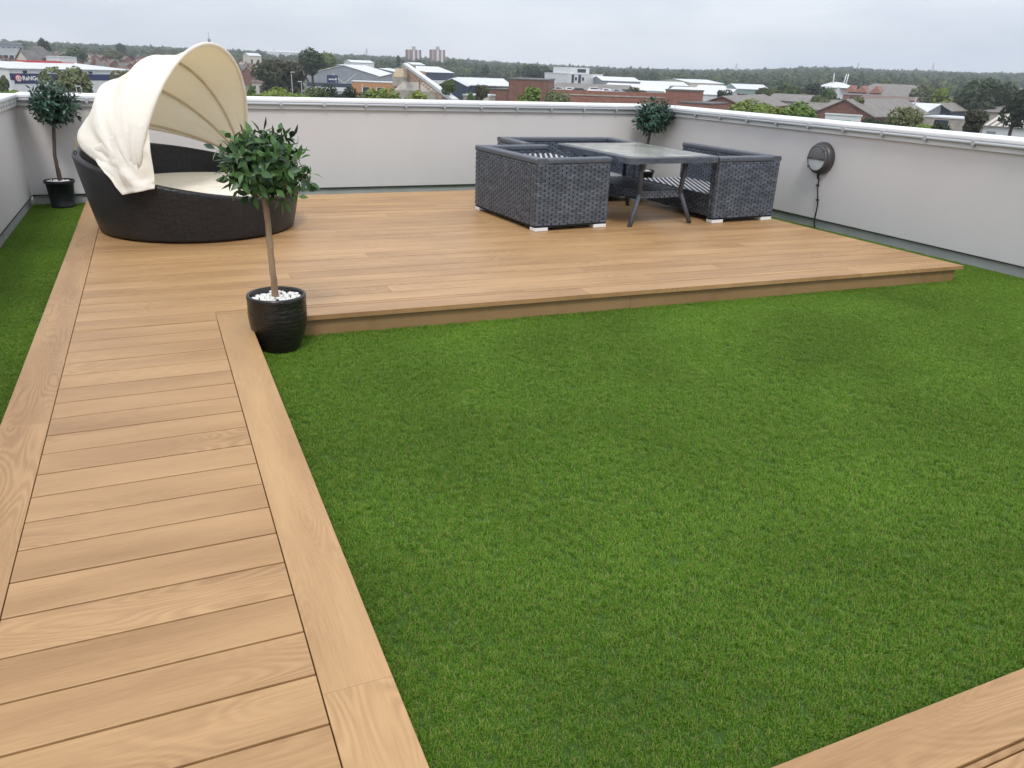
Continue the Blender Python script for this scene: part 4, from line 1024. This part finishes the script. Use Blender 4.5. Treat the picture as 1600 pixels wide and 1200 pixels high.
SIGNW = pm('sign_white', (0.8, 0.8, 0.8), .5); SIGNR = pm('sign_red', (0.55, 0.04, 0.03), .5)
# white store with navy band
st = shed('store', 'large white store with navy band, round red logo and red roof ridge', 'store', 11, 270, 207, 292, 107.5, 60, 1.3, 'x', WHT, LGR,
          bands=((.745, .90, 0, 1, NAVY, 'navy_band'), (.665, .895, .025, .215, NAVY, 'sign_panel')))
h, Lg = st['_h'], st['_L']
b = MB(); b.lathe([(0.001, 0), (.92, 0), (.92, .12), (0.001, .12)], 24); o = b.build('logo_disc', SIGNR, st); o.location = (.056*Lg, -.12, .785*h); o.rotation_euler = (R(90), 0, 0)
b = MB(); b.lathe([(.55, .13), (.75, .13)], 24); o = b.build('logo_ring', SIGNW, st); o.location = (.056*Lg, -.12, .785*h); o.rotation_euler = (R(90), 0, 0)
text_part('R', 1.1, SIGNW, st, (.056*Lg-.33, -.27, .785*h-.4), 'logo_letter', .03)
text_part('RaNGe', 1.55, SIGNW, st, (.084*Lg, -.16, .745*h), 'shop_letters', .035)
b = MB(); b.box(.56*Lg, 27, h+1.15, .86*Lg, 33, h+1.95); b.box(.86*Lg, 27.2, h+1.1, .97*Lg, 32.8, h+1.6); b.build('ridge_flashing', REDP, st)
for fx in (.11, .62):
    b = MB(); b.box(fx*Lg-.5, -.4, h-.95, fx*Lg+.5, -.01, h-.35); b.build('flood_light', WGL, st)
for fx in (.02, .12, .37, .66, .7): 
    b = MB(); b.box(fx*Lg-.06, -.04, 0, fx*Lg+.06, -.005, .5*h); b.build('cladding_joint', GRC, st)
# flat white building and houses at the left
shed('office_block', 'flat white two storey block at far left behind the house roofs', 'building', -14, 520, 34, 540, 74.5, 14, 0, 'x', WHT, LGR, wins=[(.05+.19*k, .2+.19*k, .55, .78) for k in range(5)])
shed('office_block', 'long grey windowed upper block above the flat white one', 'building', -14, 560, 40, 575, 66.5, 14, 0, 'x', GRC, LGR, wins=[(.04+.16*k, .17+.16*k, .72, .9) for k in range(6)])
shed('house', 'brown brick house with grey hipped roof behind the white store', 'house', 66, 360, 93, 365, 91, 11, 4.2, 'x', BRK, SLT, hip=.6, wins=((.1, .25, .6, .85), (.4, .58, .6, .85), (.74, .9, .6, .85)))
shed('house', 'pale rendered house with slate roof left of the hipped one', 'house', 45, 350, 66, 352, 93, 9, 3.0, 'x', CRM, SLT, wins=((.55, .8, .55, .85),))
shed('plant_room', 'white boxy plant room just behind the red ridge', 'building', 94, 345, 121, 348, 89.5, 9, 0, 'x', WHT, LGR)
hr = random.Random(21); hn = 0
for ri, D in enumerate((370, 430, 500, 590, 700, 840, 980)):
    px_ = -10+hr.uniform(0, 18)
    while px_ < 415:
        wpx = 6.5*hr.uniform(.9, 1.6)*F_PX/D/ (1.14)
        if hr.random() < .8 and not (214 < px_ < 376) and not (px_ < 125 and D < 420):
            g = gp(px_+wpx/2, D); zb = terr(g.x, g.y); eh = hr.uniform(4.6, 5.6)
            hz = horizon(px_); ytop = hz-(zb-.4+eh-CAM.z)/D*F_PX/1.0*1.02
            dd = hr.uniform(-.03, .03)*D*.5
            nwin = 2
            rf = hr.choice((SLT, BRF, BRF, SLT, BRF)); wl = hr.choice((BRK, BRK2, BRK, CRM, WHT) if hr.random() < .5 else (BRK, BRK2))
            shed('terraced_house', '%s house, %s roof, %s, %s row' % ({BRK: 'brown brick', BRK2: 'red brick', CRM: 'cream', WHT: 'white'}[wl], 'grey slate' if rf is SLT else 'brown tiled', 'near the left edge' if px_ < 110 else 'behind the white store' if px_ < 215 else 'right of the canopy', ('nearest', 'second', 'third', 'fourth', 'fifth', 'sixth', 'farthest')[ri]), 'house', px_, D+dd, px_+wpx, D-dd, ytop, 8, hr.uniform(2.4, 3.2), 'x' if hr.random() < .75 else 'y', wl, rf,
                 wins=((.12, .36, .55, .82), (.62, .86, .55, .82)), group='rows of houses left of the warehouses', chim=1); hn += 1
        px_ += wpx*hr.uniform(1.0, 1.7)
bt = shed('brick_tower', 'square brick tower with an antenna just behind the canopy top', 'tower', 326, 1200, 337, 1202, 67, 9, 0, 'x', BRK, SLT)
b = MB(); b.box(4, 3, bt['_h'], 7, 6, bt['_h']+5); b.tube([(5.5, 4.5, bt['_h']+5), (5.5, 4.5, bt['_h']+13)], .35, 6); b.build('antenna', GRC, bt)
shed('long_house', 'long white building on the far slope right of the canopy', 'building', 420, 1400, 474, 1410, 80.5, 16, 1.5, 'x', WHT, LGR)
shed('long_house', 'small pale building on the far slope nearest the canopy', 'building', 391, 760, 410, 765, 87, 12, 2, 'x', CRM, LGR, wins=((.1, .3, .4, .8), (.6, .85, .4, .8)))
# grey warehouses
wa = shed('warehouse', 'grey gabled warehouse with navy sign and white roof', 'warehouse', 478, 380, 596, 374, 116, 60, 4.2, 'y', GRC, WHT,
          bands=((.52, .68, 0, .86, DKB, 'dark_band'), (.36, .52, .05, .62, WHT, 'white_panel'), (.70, 1.0, .275, .42, NAVY, 'sign_panel')))
h, Lg = wa['_h'], wa['_L']
b = MB()
for k, (x, hh2) in enumerate(((0, .55), (.6, .5), (1.15, .5), (1.75, .6), (2.5, .5), (3.0, .9))):     # the small white mark, too small to read in the view
    b.box(.30*Lg+x, -.17, .81*h, .30*Lg+x+.38, -.115, .81*h+hh2)
b.build('sign_mark', SIGNW, wa)
b = MB(); x0 = .5*Lg; b.box(x0-3.6, -.12, h*.72, x0-3.3, -.06, h*.78)
for sx in (-1, 1): b.add([(x0+sx*5.0, -.1, h*1.08), (x0+sx*5.4, -.1, h*1.08), (x0+.2*sx, -.1, h*.68), (x0-.2*sx, -.1, h*.68)], [(0, 1, 2, 3)])
b.build('chevron_trim', WHT, wa)
shed('warehouse', 'lower grey gabled wing right of the navy signed warehouse', 'warehouse', 590, 370, 640, 368, 121, 50, 1.8, 'y', GRC, WHT, bands=((.50, .68, 0, 1, DKB, 'dark_band'),))
shed('warehouse', 'white roofed warehouse showing behind the navy signed one', 'warehouse', 500, 470, 560, 466, 105, 40, 1.6, 'y', GRC, WHT)
shed('warehouse', 'white roofed warehouse behind the lower grey wing', 'warehouse', 566, 470, 618, 467, 111, 40, 1.6, 'y', GRC, WHT)
shed('entrance_block', 'orange brick entrance block in front of the grey warehouse', 'building', 549, 340, 613, 339, 127.5, 12, 0, 'x', ORB, LGR, wins=((.25, .45, .2, .8), (.6, .8, .2, .8)))
shed('long_house', 'white low hall beyond the warehouses near the narrow conifer', 'building', 550, 620, 585, 625, 97.5, 20, 1.5, 'x', WHT, WHT)
# lorry in the yard
def lorry(px_, py_, D, label, cab, boxm, Ln=7.5, rz=0.35):
    g = gp(px_, D); zb = terr(g.x, g.y); t_ = ray(px_, 300); yaw_ = math.atan2(t_.y, t_.x)-math.pi/2
    root = empty('lorry', (g.x, g.y, zb), yaw_+rz, label, 'lorry')
    b = MB(); b.box(-Ln/2, -1.2, 1.0, Ln/2-2.1, 1.2, 3.7); bevel_obj(b.build('cargo_box', boxm, root), .08)
    b = MB(); b.box(Ln/2-1.9, -1.1, .6, Ln/2, 1.1, 2.1); b.add([(Ln/2-1.9, -1.1, 2.1), (Ln/2, -1.1, 2.1), (Ln/2-.5, -1.0, 3.0), (Ln/2-1.8, -1.0, 3.0), (Ln/2-1.9, 1.1, 2.1), (Ln/2, 1.1, 2.1), (Ln/2-.5, 1.0, 3.0), (Ln/2-1.8, 1.0, 3.0)], [(0, 1, 2, 3), (7, 6, 5, 4), (1, 5, 6, 2), (3, 2, 6, 7), (0, 3, 7, 4)]); b.build('cab', cab, root)
    b = MB(); b.box(Ln/2-1.3, -1.13, 2.15, Ln/2-.4, -1.06, 2.8); b.box(Ln/2-.2, -1.0, 2.2, Ln/2-.12, 1.0, 2.6); b.build('windows', WGL, root)
    b = MB(); b.box(-Ln/2, -.5, .7, Ln/2-1, .5, 1.0); b.build('chassis', WGL, root)
    for x in (-Ln/2+1.2, Ln/2-1.2):
        for y in (-1.05, 1.05):
            w_ = MB(); w_.tube([(x, y-.15, .48), (x, y+.15, .48)], .48, 14); w_.build('wheel', WGL, root)
    return root
lorry(533, 0, 205, 'white and blue lorry parked by the grey warehouse', WHT, NAVY)
lorry(549, 0, 190, 'white lorry parked right of the blue boxed one', WHT, WHT, 7, .5)
# concrete plant with conveyor
g0, g1 = gp(613, 240), gp(650, 236); cpz = terr(g0.x, g0.y); u = (g1-g0).normalized(); wv_ = Vector((-u.y, u.x, 0)); Lc = (g1-g0).length
root = empty('concrete_plant', (0, 0, 0), 0, 'sandy concrete plant hopper with dusty walls behind the trees', 'silo'); M = Matrix((u, wv_, Vector((0, 0, 1)))).transposed().to_4x4(); M.translation = Vector((g0.x, g0.y, cpz)); root.matrix_world = M; root['kind'] = 'thing'
def zrel(px_, py_, D): return at(px_, py_, D).z-cpz
zt, zm, zl = zrel(630, 107, 240), zrel(620, 120, 240), zrel(620, 135, 240)
b = MB(); b.add([(0, 0, zm), (Lc*.62, 0, zm), (Lc*.56, .8, zt), (.10*Lc, .8, zt), (0, 5, zm), (Lc*.62, 5, zm), (Lc*.56, 4.4, zt), (.10*Lc, 4.4, zt)], [(0, 1, 2, 3), (5, 4, 7, 6), (1, 5, 6, 2), (4, 0, 3, 7), (3, 2, 6, 7), (4, 5, 1, 0)]); b.build('hopper', SANDY, root)
b = MB(); b.box(0, .05, zl, Lc*.62, 4.95, zm-.01); b.build('lower_bin', CONC, root)
b = MB(); b.add([(Lc*.63, 0, 0), (Lc*1.5, 0, 0), (Lc*1.05, .5, zt-.6), (Lc*.60, .5, zt-.2), (Lc*.63, 5, 0), (Lc*1.5, 5, 0), (Lc*1.05, 4.5, zt-.6), (Lc*.60, 4.5, zt-.2)], [(0, 1, 2, 3), (5, 4, 7, 6), (1, 5, 6, 2), (4, 0, 3, 7), (3, 2, 6, 7)]); b.build('rust_tower', RUST, root)
b = MB(); b.box(Lc*.30, 1.2, zt+.01, Lc*.72, 3.6, zrel(633, 101.5, 240)); b.build('head_house', CONC, root)
for x in (0.05, .55):
    for y in (.3, 4.5): b = MB(); b.box(x*Lc-.15, y-.15, 0, x*Lc+.15, y+.15, zl); b.build('leg', CONC, root)
b = MB(); b.box(Lc*.35, -3.5, 0, Lc*2.1, -.4, zrel(640, 141, 236)); b.add([(Lc*.35, -3.5, zrel(640, 141, 236)+.01), (Lc*2.1, -3.5, zrel(640, 141, 236)+.01), (Lc*2.0, -.6, zrel(640, 128, 236)), (Lc*.5, -.6, zrel(640, 128, 236))], [(0, 1, 2, 3)]); b.build('batching_shed', CONC, root)
p0, p1 = at(634, 102.5, 238), at(712, 160, 165); d = (p1-p0); cvr = empty('conveyor', (p1.x, p1.y, terr(p1.x, p1.y)), 0, 'long white covered conveyor sloping down from the hopper', 'conveyor'); o0 = Vector(cvr.location)
sdn = d.cross(Vector((0, 0, 1))).normalized(); up_ = sdn.cross(d).normalized()
b = MB(); rounded_bar(b, p0-o0+up_*.25, p1-o0+up_*.25, 1.3, .9, up_, .2); b.build('belt_cover', WHT, cvr)
b = MB()
for s in (-1, 1):
    q0, q1 = p0-o0+sdn*s*.7-up_*1.1, p1-o0+sdn*s*.7-up_*1.1; b.tube([q0, q1], .12, 5)
    for k in range(18): f = k/18; b.tube([q0.lerp(q1, f), q0.lerp(q1, f+.5/18)+up_*1.0, q0.lerp(q1, f+1/18)], .07, 4)
b.build('truss', RUST, cvr)
for f in (.35, .7): c = p0.lerp(p1, f)-o0; b = MB(); b.tube([c-up_*1.1, Vector((c.x, c.y, 0))], .2, 6); b.build('leg', RUST, cvr)
# further sheds in the middle
shed('warehouse', 'long white roofed shed with dark windows right of the hopper', 'warehouse', 656, 560, 709, 575, 112.5, 40, 3.4, 'x', DKB, WHT, bands=((.2, .5, .1, .9, WHT, 'white_panel'),))
shed('warehouse', 'small white hall above the long white roofed shed', 'warehouse', 645, 700, 664, 705, 101, 20, 1.6, 'x', CRM, WHT)
shed('blue_shed', 'dark blue gabled shed behind the lower conveyor end', 'warehouse', 683, 285, 729, 284, 133, 30, 2.2, 'y', DKB, LGR, bands=((.2, .55, 0, 1, WHT, 'white_panel'),))
shed('warehouse', 'long pale grey roof running right from the blue shed', 'warehouse', 726, 300, 800, 303, 133, 36, 2.2, 'x', DKB, LGR, bands=((.1, .5, 0, 1, WHT, 'white_panel'),))
shed('low_store', 'low concrete yard store beside the brown brick block', 'building', 724, 190, 748, 188, 149, 8, 0, 'x', CONC, LGR, bands=((.3, .8, .2, .7, RUST, 'shutter'),)); shed('low_store', 'pale blank wall beside the concrete yard store', 'building', 749, 190, 765, 190, 150.5, 8, 0, 'x', CRM, LGR)
shed('brick_block', 'brown brick block rising left of the rooftop car park', 'building', 795, 212, 855, 211, 124, 26, 0, 'x', BRK, SLT); shed('brick_block', 'low brown brick wing left of the brick block', 'building', 764, 214, 794, 212, 139.5, 12, 0, 'x', BRK, SLT, bands=((.15, .6, .1, .95, WGL, 'dark_opening'),))
ob = shed('office_block', 'white cubic office block with dark window strips', 'building', 887, 455, 941, 470, 115.5, 22, 0, 'x', WHT, LGR,
     bands=((.15, .98, .10, .17, DKB, 'window_strip'), (.15, .98, .29, .37, DKB, 'window_strip')), wins=[(x, x+.07, z, z+.14) for x in (.19, .39) for z in (.25, .5, .76)])
b = MB(); b.box(.12*ob['_L'], 2, ob['_h']+.31, .66*ob['_L'], 18, ob['_h']+3.4); b.build('penthouse', WHT, ob)
b = MB(); b.box(.32*ob['_L'], 1.9, ob['_h']+.9, .56*ob['_L'], 1.995, ob['_h']+2.7); b.build('penthouse_window', WGL, ob)
# rooftop car park
cp = shed('car_park', 'brown brick car park with cars on its roof', 'car park', 857, 214, 1062, 222, 147.5, 46, 0, 'x', BRK2, CONC)
h, Lg = cp['_h'], cp['_L']
b = MB(); b.box(0, -.01, h+.3, Lg, .3, h+1.25); b.build('parapet', BRK2, cp)
b = MB(); b.box(.06*Lg, -.06, h*.60, .95*Lg, -.01, h*.78); b.build('dark_opening', WGL, cp)
CARP = [pm('car_paint_silver', (0.42, 0.44, 0.46), .3), pm('car_paint_white', (0.74, 0.74, 0.74), .3), pm('car_paint_grey', (0.10, 0.12, 0.14), .3), pm('car_paint_dark', (0.03, 0.035, 0.04), .3), pm('car_paint_blue', (0.12, 0.16, 0.22), .3)]
def car(loc, rz, paint, label, suv=False):
    root = empty('parked_car', loc, rz, label, 'car', 'cars parked on the brick car park roof')
    hh = .25 if suv else 0
    prof = [(-2.1, .35), (-2.15, .75), (-1.95, .95+hh), (-1.55, 1.38+hh), (.35, 1.42+hh), (1.05, .98+hh*.6), (1.95, .82+hh*.5), (2.12, .6), (2.1, .35)]
    v = []; k = len(prof)
    for y, nar in ((-.86, 1), (.86, 1)):
        for x, z in prof: v.append((x, y*(.82 if z > 1.2 else 1), z))
    f = [tuple(range(k))[::-1], tuple(range(k, 2*k))]+[(i, (i+1) % k, k+(i+1) % k, k+i) for i in range(k)]
    b = MB(); b.add(v, f); bevel_obj(b.build('body', paint, root), .06, 2, 25)
    b = MB()
    for y in (-1, 1):
        b.add([(-1.5, y*.845, 1.0+hh), (.85, y*.845, 1.0+hh), (.3, y*.735, 1.34+hh), (-1.35, y*.735, 1.34+hh)], [(0, 1, 2, 3)])
    b.add([(1.02, -.68, 1.04+hh*.6), (1.02, .68, 1.04+hh*.6), (.42, .6, 1.41+hh), (.42, -.6, 1.41+hh)], [(0, 1, 2, 3)]); b.add([(-1.93, -.68, 1.02+hh), (-1.93, .68, 1.02+hh), (-1.6, .6, 1.36+hh), (-1.6, -.6, 1.36+hh)], [(3, 2, 1, 0)])
    o = b.build('windows', WGL, root)
    for x in (-1.3, 1.3):
        for y in (-.8, .8): b = MB(); b.tube([(x, y-.1, .32), (x, y+.1, .32)], .32, 14); b.build('wheel', WGL, root)
    return root
Mcp = cp.matrix_world.copy()
for fx, fy, pi, sv, lb, rz in ((.03, 9, 2, 0, 'grey car at the left end of the car park roof', .2), (.13, 8, 0, 0, 'silver blue car second from the left on the car park roof', .1), (.22, 9, 1, 0, 'pale car third from the left on the car park roof', .15), (.275, 6, 3, 0, 'dark car in front of the pale one on the car park roof', .1),
      (.40, 7, 1, 1, 'tall white estate car in the middle of the car park roof', -.1), (.505, 8, 1, 0, 'white car right of the tall estate car', .1), (.575, 6, 0, 0, 'silver car second from the right on the car park roof', 0), (.655, 9, 3, 0, 'dark car at the right end of the car park roof', .1)):
    p = Mcp @ Vector((fx*Lg, fy, h+.302)); car(p, math.atan2(Mcp[1][0], Mcp[0][0])+rz, CARP[pi], lb, sv)
shed('hall', 'broad brown grey roof rising behind the parked cars', 'building', 856, 292, 975, 288, 142, 40, 2.4, 'x', CONC, GRF)
# white halls in the middle distance and brick buildings on the right
for a_ in (('warehouse', 'white roofed hall right of the white office block', 941, 440, 1000, 444, 126, 36, 1.8, 'x', GRC, WHT), ('warehouse', 'bright white low hall above the parked cars', 940, 340, 1040, 337, 139, 40, 2.0, 'x', WHT, WHT), ('warehouse', 'white roofed hall left of the brick tower, furthest row', 1000, 490, 1075, 494, 132, 40, 1.8, 'x', LGR, WHT),
           ('warehouse', 'white low hall behind the brick stair tower', 1040, 335, 1140, 331, 145, 40, 2.0, 'x', LGR, WHT), ('warehouse', 'sawtooth white hall left of the green sided one', 1085, 430, 1155, 428, 141.5, 40, 2.4, 'x', WHT, WHT), ('warehouse', 'green sided warehouse with pale roof among the trees', 1152, 415, 1202, 418, 139, 34, 2.0, 'x', TEAL, LGR),
           ('warehouse', 'pale roofed hall on the far side of the white halls', 1078, 620, 1130, 640, 129.5, 40, 2.2, 'x', CRM, WHT)):
    shed(a_[0], a_[1], 'warehouse', *a_[2:9], axis=a_[9], wall=a_[10], roof=a_[11], rise=a_[8]) if False else shed(a_[0], a_[1], 'warehouse', a_[2], a_[3], a_[4], a_[5], a_[6], a_[7], a_[8], a_[9], a_[10], a_[11])
shed('stair_tower', 'square red brick stair tower behind the right corner tree', 'tower', 1041, 214, 1078, 211, 141, 8, 0, 'x', BRK2, SLT); shed('brick_block', 'low red brick building below the stair tower', 'building', 1062, 208, 1114, 205, 160.5, 12, 0, 'x', BRK2, SLT)
shed('brick_hall', 'brown brick gable with grey roof left of the pale green trees', 'building', 1086, 232, 1176, 228, 166, 50, 2.8, 'y', BRK, GRF)
shed('low_kiosk', 'small red walled building before the white halls', 'building', 1153, 300, 1168, 300, 147.5, 8, 0, 'x', REDP, SLT)
shed('hall', 'long grey roof beyond the pale green trees', 'building', 1200, 300, 1290, 297, 157, 26, 2.0, 'x', CONC, GRF); shed('hall', 'brown grey roof left of the brick gable', 'building', 1235, 222, 1300, 219, 170, 22, 2.2, 'x', BRK, GRF)
shed('brick_hall', 'wide brown brick gable building above the right wall', 'building', 1277, 208, 1372, 203, 177, 40, 3.3, 'y', BRK, GRF)
hd = shed('hoarding', 'white and green hoarding in front of the brick gable', 'sign', 1296, 190, 1352, 188, 179, .5, 0, 'x', WHT, WHT, bands=((.55, .9, .1, .75, GRNP, 'green_print'),))
shed('warehouse', 'pale blue grey roofed shed right of the brick gable', 'warehouse', 1362, 250, 1452, 246, 171, 26, 1.9, 'x', GRC, LGR)
shed('hall', 'dark gabled sheds with brown roofs at the right', 'building', 1448, 262, 1490, 260, 171.5, 30, 1.8, 'y', DKB, GRF); shed('hall', 'long grey brown roof running to the right edge trees', 'building', 1490, 275, 1570, 272, 172, 28, 1.8, 'x', CONC, GRF)
hh_ = shed('gabled_house', 'large brown hipped roof building with red gables', 'building', 1318, 440, 1432, 430, 147.5, 40, 5.5, 'x', BRK2, GRF, hip=.45, bands=((.55, .9, .1, .95, WGL, 'dark_window_band'),))
for fx in (.06, .22, .42):
    b = MB(); x = fx*hh_['_L']; z = hh_['_h']+1.2; b.add([(x-3.2, 2.0, z), (x+3.2, 2.0, z), (x, 3.0, z+3.2), (x, 12, z+3.0)], [(0, 1, 2), (1, 3, 2), (0, 2, 3)]); b.build('red_gable', REDP if fx > .5 else BRK2, hh_)
shed('brick_block', 'orange red brick range below the hipped roof', 'building', 1345, 370, 1430, 366, 154, 14, 1.2, 'x', BRK2, BRF)
shed('timber_depot', 'low white and dark depot behind the pale shrubs on the right', 'building', 1450, 222, 1514, 219, 183, 12, 0, 'x', CONC, WHT, bands=((.55, .95, .3, .65, WGL, 'dark_opening'),))
# white masted tent
g = gp(1305, 520); zt_ = at(1305, 128, 520).z; zb = terr(g.x, g.y); root = empty('masted_tent', (g.x, g.y, zb), .3, 'white masted tent roof left of the hipped building', 'tent')
b = MB(); hT = zt_-zb
b.lathe([(10, hT-3), (7, hT-1.5), (3.5, hT-.4), (.3, hT)], 16); b.box(-16, -2, hT-3.4, -6, 2, hT-2.4); b.build('tent_roof', WHT, root); b = MB(); b.box(-8, -6, 0, 8, 6, hT-2.6); b.build('wall', WHT, root)
for x, dx in ((-4, -1), (7, 2.5), (10, 2)): b = MB(); b.tube([(x, 0, hT-4), (x+dx, 0, hT+4.5)], .3, 6); b.build('mast', WHT, root)
# striped shed, van, lattice mast at the right
ss = shed('striped_shed', 'shed with cream and grey striped roof at the right edge', 'shed', 1548, 226, 1622, 222, 197, 14, 2.4, 'x', WHT, GRF)
h, Lg = ss['_h'], ss['_L']; k = 2.4/7
for q in range(7): x = (.02+.142*q)*Lg; b = MB(); b.add([(x, -.4, h-.4*k+.24), (x+.07*Lg, -.4, h-.4*k+.24), (x+.07*Lg, 7, h+2.4+.24), (x, 7, h+2.4+.24)], [(0, 1, 2, 3)]); b.build('roof_strip', CRM, ss)
b = MB(); b.box(.1*Lg, -.06, .2*h, .3*Lg, -.01, .85*h); b.build('door', GRC, ss)
lorry(1586, 0, 200, 'white van below the striped shed at the right edge', WHT, WHT, 6.0, .3)
def mast(px_, ytop, D, wd, label, arms=0, nm='lattice_mast'):
    g = gp(px_, D); zb = terr(g.x, g.y); hM = at(px_, ytop, D).z-zb; root = empty(nm, (g.x, g.y, zb), .4, label, 'mast'); b = MB(); n = 12; r0 = max(.05, wd*.045)
    def w_(f): return wd*(1-.78*f)/2
    for sx, sy in ((1, 1), (-1, 1), (-1, -1), (1, -1)): b.tube([(sx*w_(0), sy*w_(0), 0), (sx*w_(1), sy*w_(1), hM)], r0, 4)
    for k in range(n):
        f0, f1 = k/n, (k+1)/n
        for (ax, ay), (bx_, by_) in (((1, 1), (-1, 1)), ((-1, 1), (-1, -1)), ((-1, -1), (1, -1)), ((1, -1), (1, 1))): b.tube([(ax*w_(f0), ay*w_(f0), f0*hM), (bx_*w_(f1), by_*w_(f1), f1*hM)], r0*.7, 3, cap=False)
    b.build('lattice', RAIL, root)
    for k in range(arms): z = hM*(.95-.13*k); L_ = hM*(.10+.04*k); b = MB(); b.tube([(-L_, 0, z), (L_, 0, z)], r0*1.2, 4); b.build('cross_arm', RAIL, root)
mast(1432, 152, 200, .8, 'grey lattice mast rising in front of the hipped building')
for px_, yt, lb in ((1333, 97, 'pylon on the ridge above the masted tent'), (1448, 98, 'pylon on the ridge right of the hipped building'), (1590, 103, 'pylon on the ridge at the right edge'), (1146, 99, 'pylon on the ridge in the middle of the skyline'), (574, 76, 'thin mast on the skyline left of the twin towers')):
    mast(px_, yt, 2200, 7.0, lb, 3, 'pylon')
# twin tower blocks
for px_, lb in ((638, 'left of the two tall red and white tower blocks'), (675, 'right of the two tall red and white tower blocks')):
    tw_ = shed('tower_block', lb, 'tower block', px_, 1500, px_+20.5, 1505, 77.5, 22, 0, 'x', BRK2, CONC, group='twin tower blocks on the far slope',
          bands=((0, 1, 0, .13, CONC, 'pale_bay'), (0, 1, .36, .52, WHT, 'pale_bay'), (0, 1, .70, .84, WHT, 'pale_bay')), wins=[(x, x+.08, .06+.083*k, .10+.083*k) for k in range(11) for x in (.2, .58)])
    b = MB(); b.box(.42*tw_['_L'], 6, tw_['_h']+.3, .62*tw_['_L'], 14, tw_['_h']+5.5); b.build('lift_house', CONC, tw_)
# lamp posts in the yards
def lamp_post(px_, D, ytop, label):
    g = gp(px_, D); zb = terr(g.x, g.y); hM = at(px_, ytop, D).z-zb; root = empty('street_lamp', (g.x, g.y, zb), rnd.uniform(0, 6), label, 'street lamp'); b = MB(); b.tube([(0, 0, 0), (0, 0, hM*.6), (0, 0, hM)], [.055, .05, .04], 6); b.build('post', RAIL, root); b = MB(); b.box(-.1, -.1, hM, .55, .1, hM+.1); b.build('lamp_head', WHT, root)
for px_, D, yt, lb in ((455, 150, 113, 'lamp post in front of the brownish trees'), (470, 140, 128, 'lamp post between the bright shrubs and the warehouse'), (565, 130, 133, 'lamp post beside the white lorry'), (113, 120, 135, 'left of two short posts before the white store'), (121, 120, 138, 'right of two short posts before the white store')): lamp_post(px_, D, yt, lb)

# ------------------------------------------------------------------ air between here and the ridges
def haze():
    mt = bpy.data.materials.new('haze_air'); mt.use_nodes = True; t = mt.node_tree; t.nodes.clear()
    o_ = N(t, 'ShaderNodeOutputMaterial'); v = N(t, 'ShaderNodeVolumePrincipled'); v.inputs['Color'].default_value = (0.86, 0.92, 1.0, 1); v.inputs['Density'].default_value = HAZE; v.inputs['Anisotropy'].default_value = .2
    t.links.new(v.outputs[0], o_.inputs['Volume'])
    b = MB(); b.box(-2900, -2900, -60, 2900, 2900, 110); h_ = b.build('haze', mt); tag(h_, 'thin pale haze in the air', kind='stuff')
HAZE = 2.3e-4
if HAZE: haze()
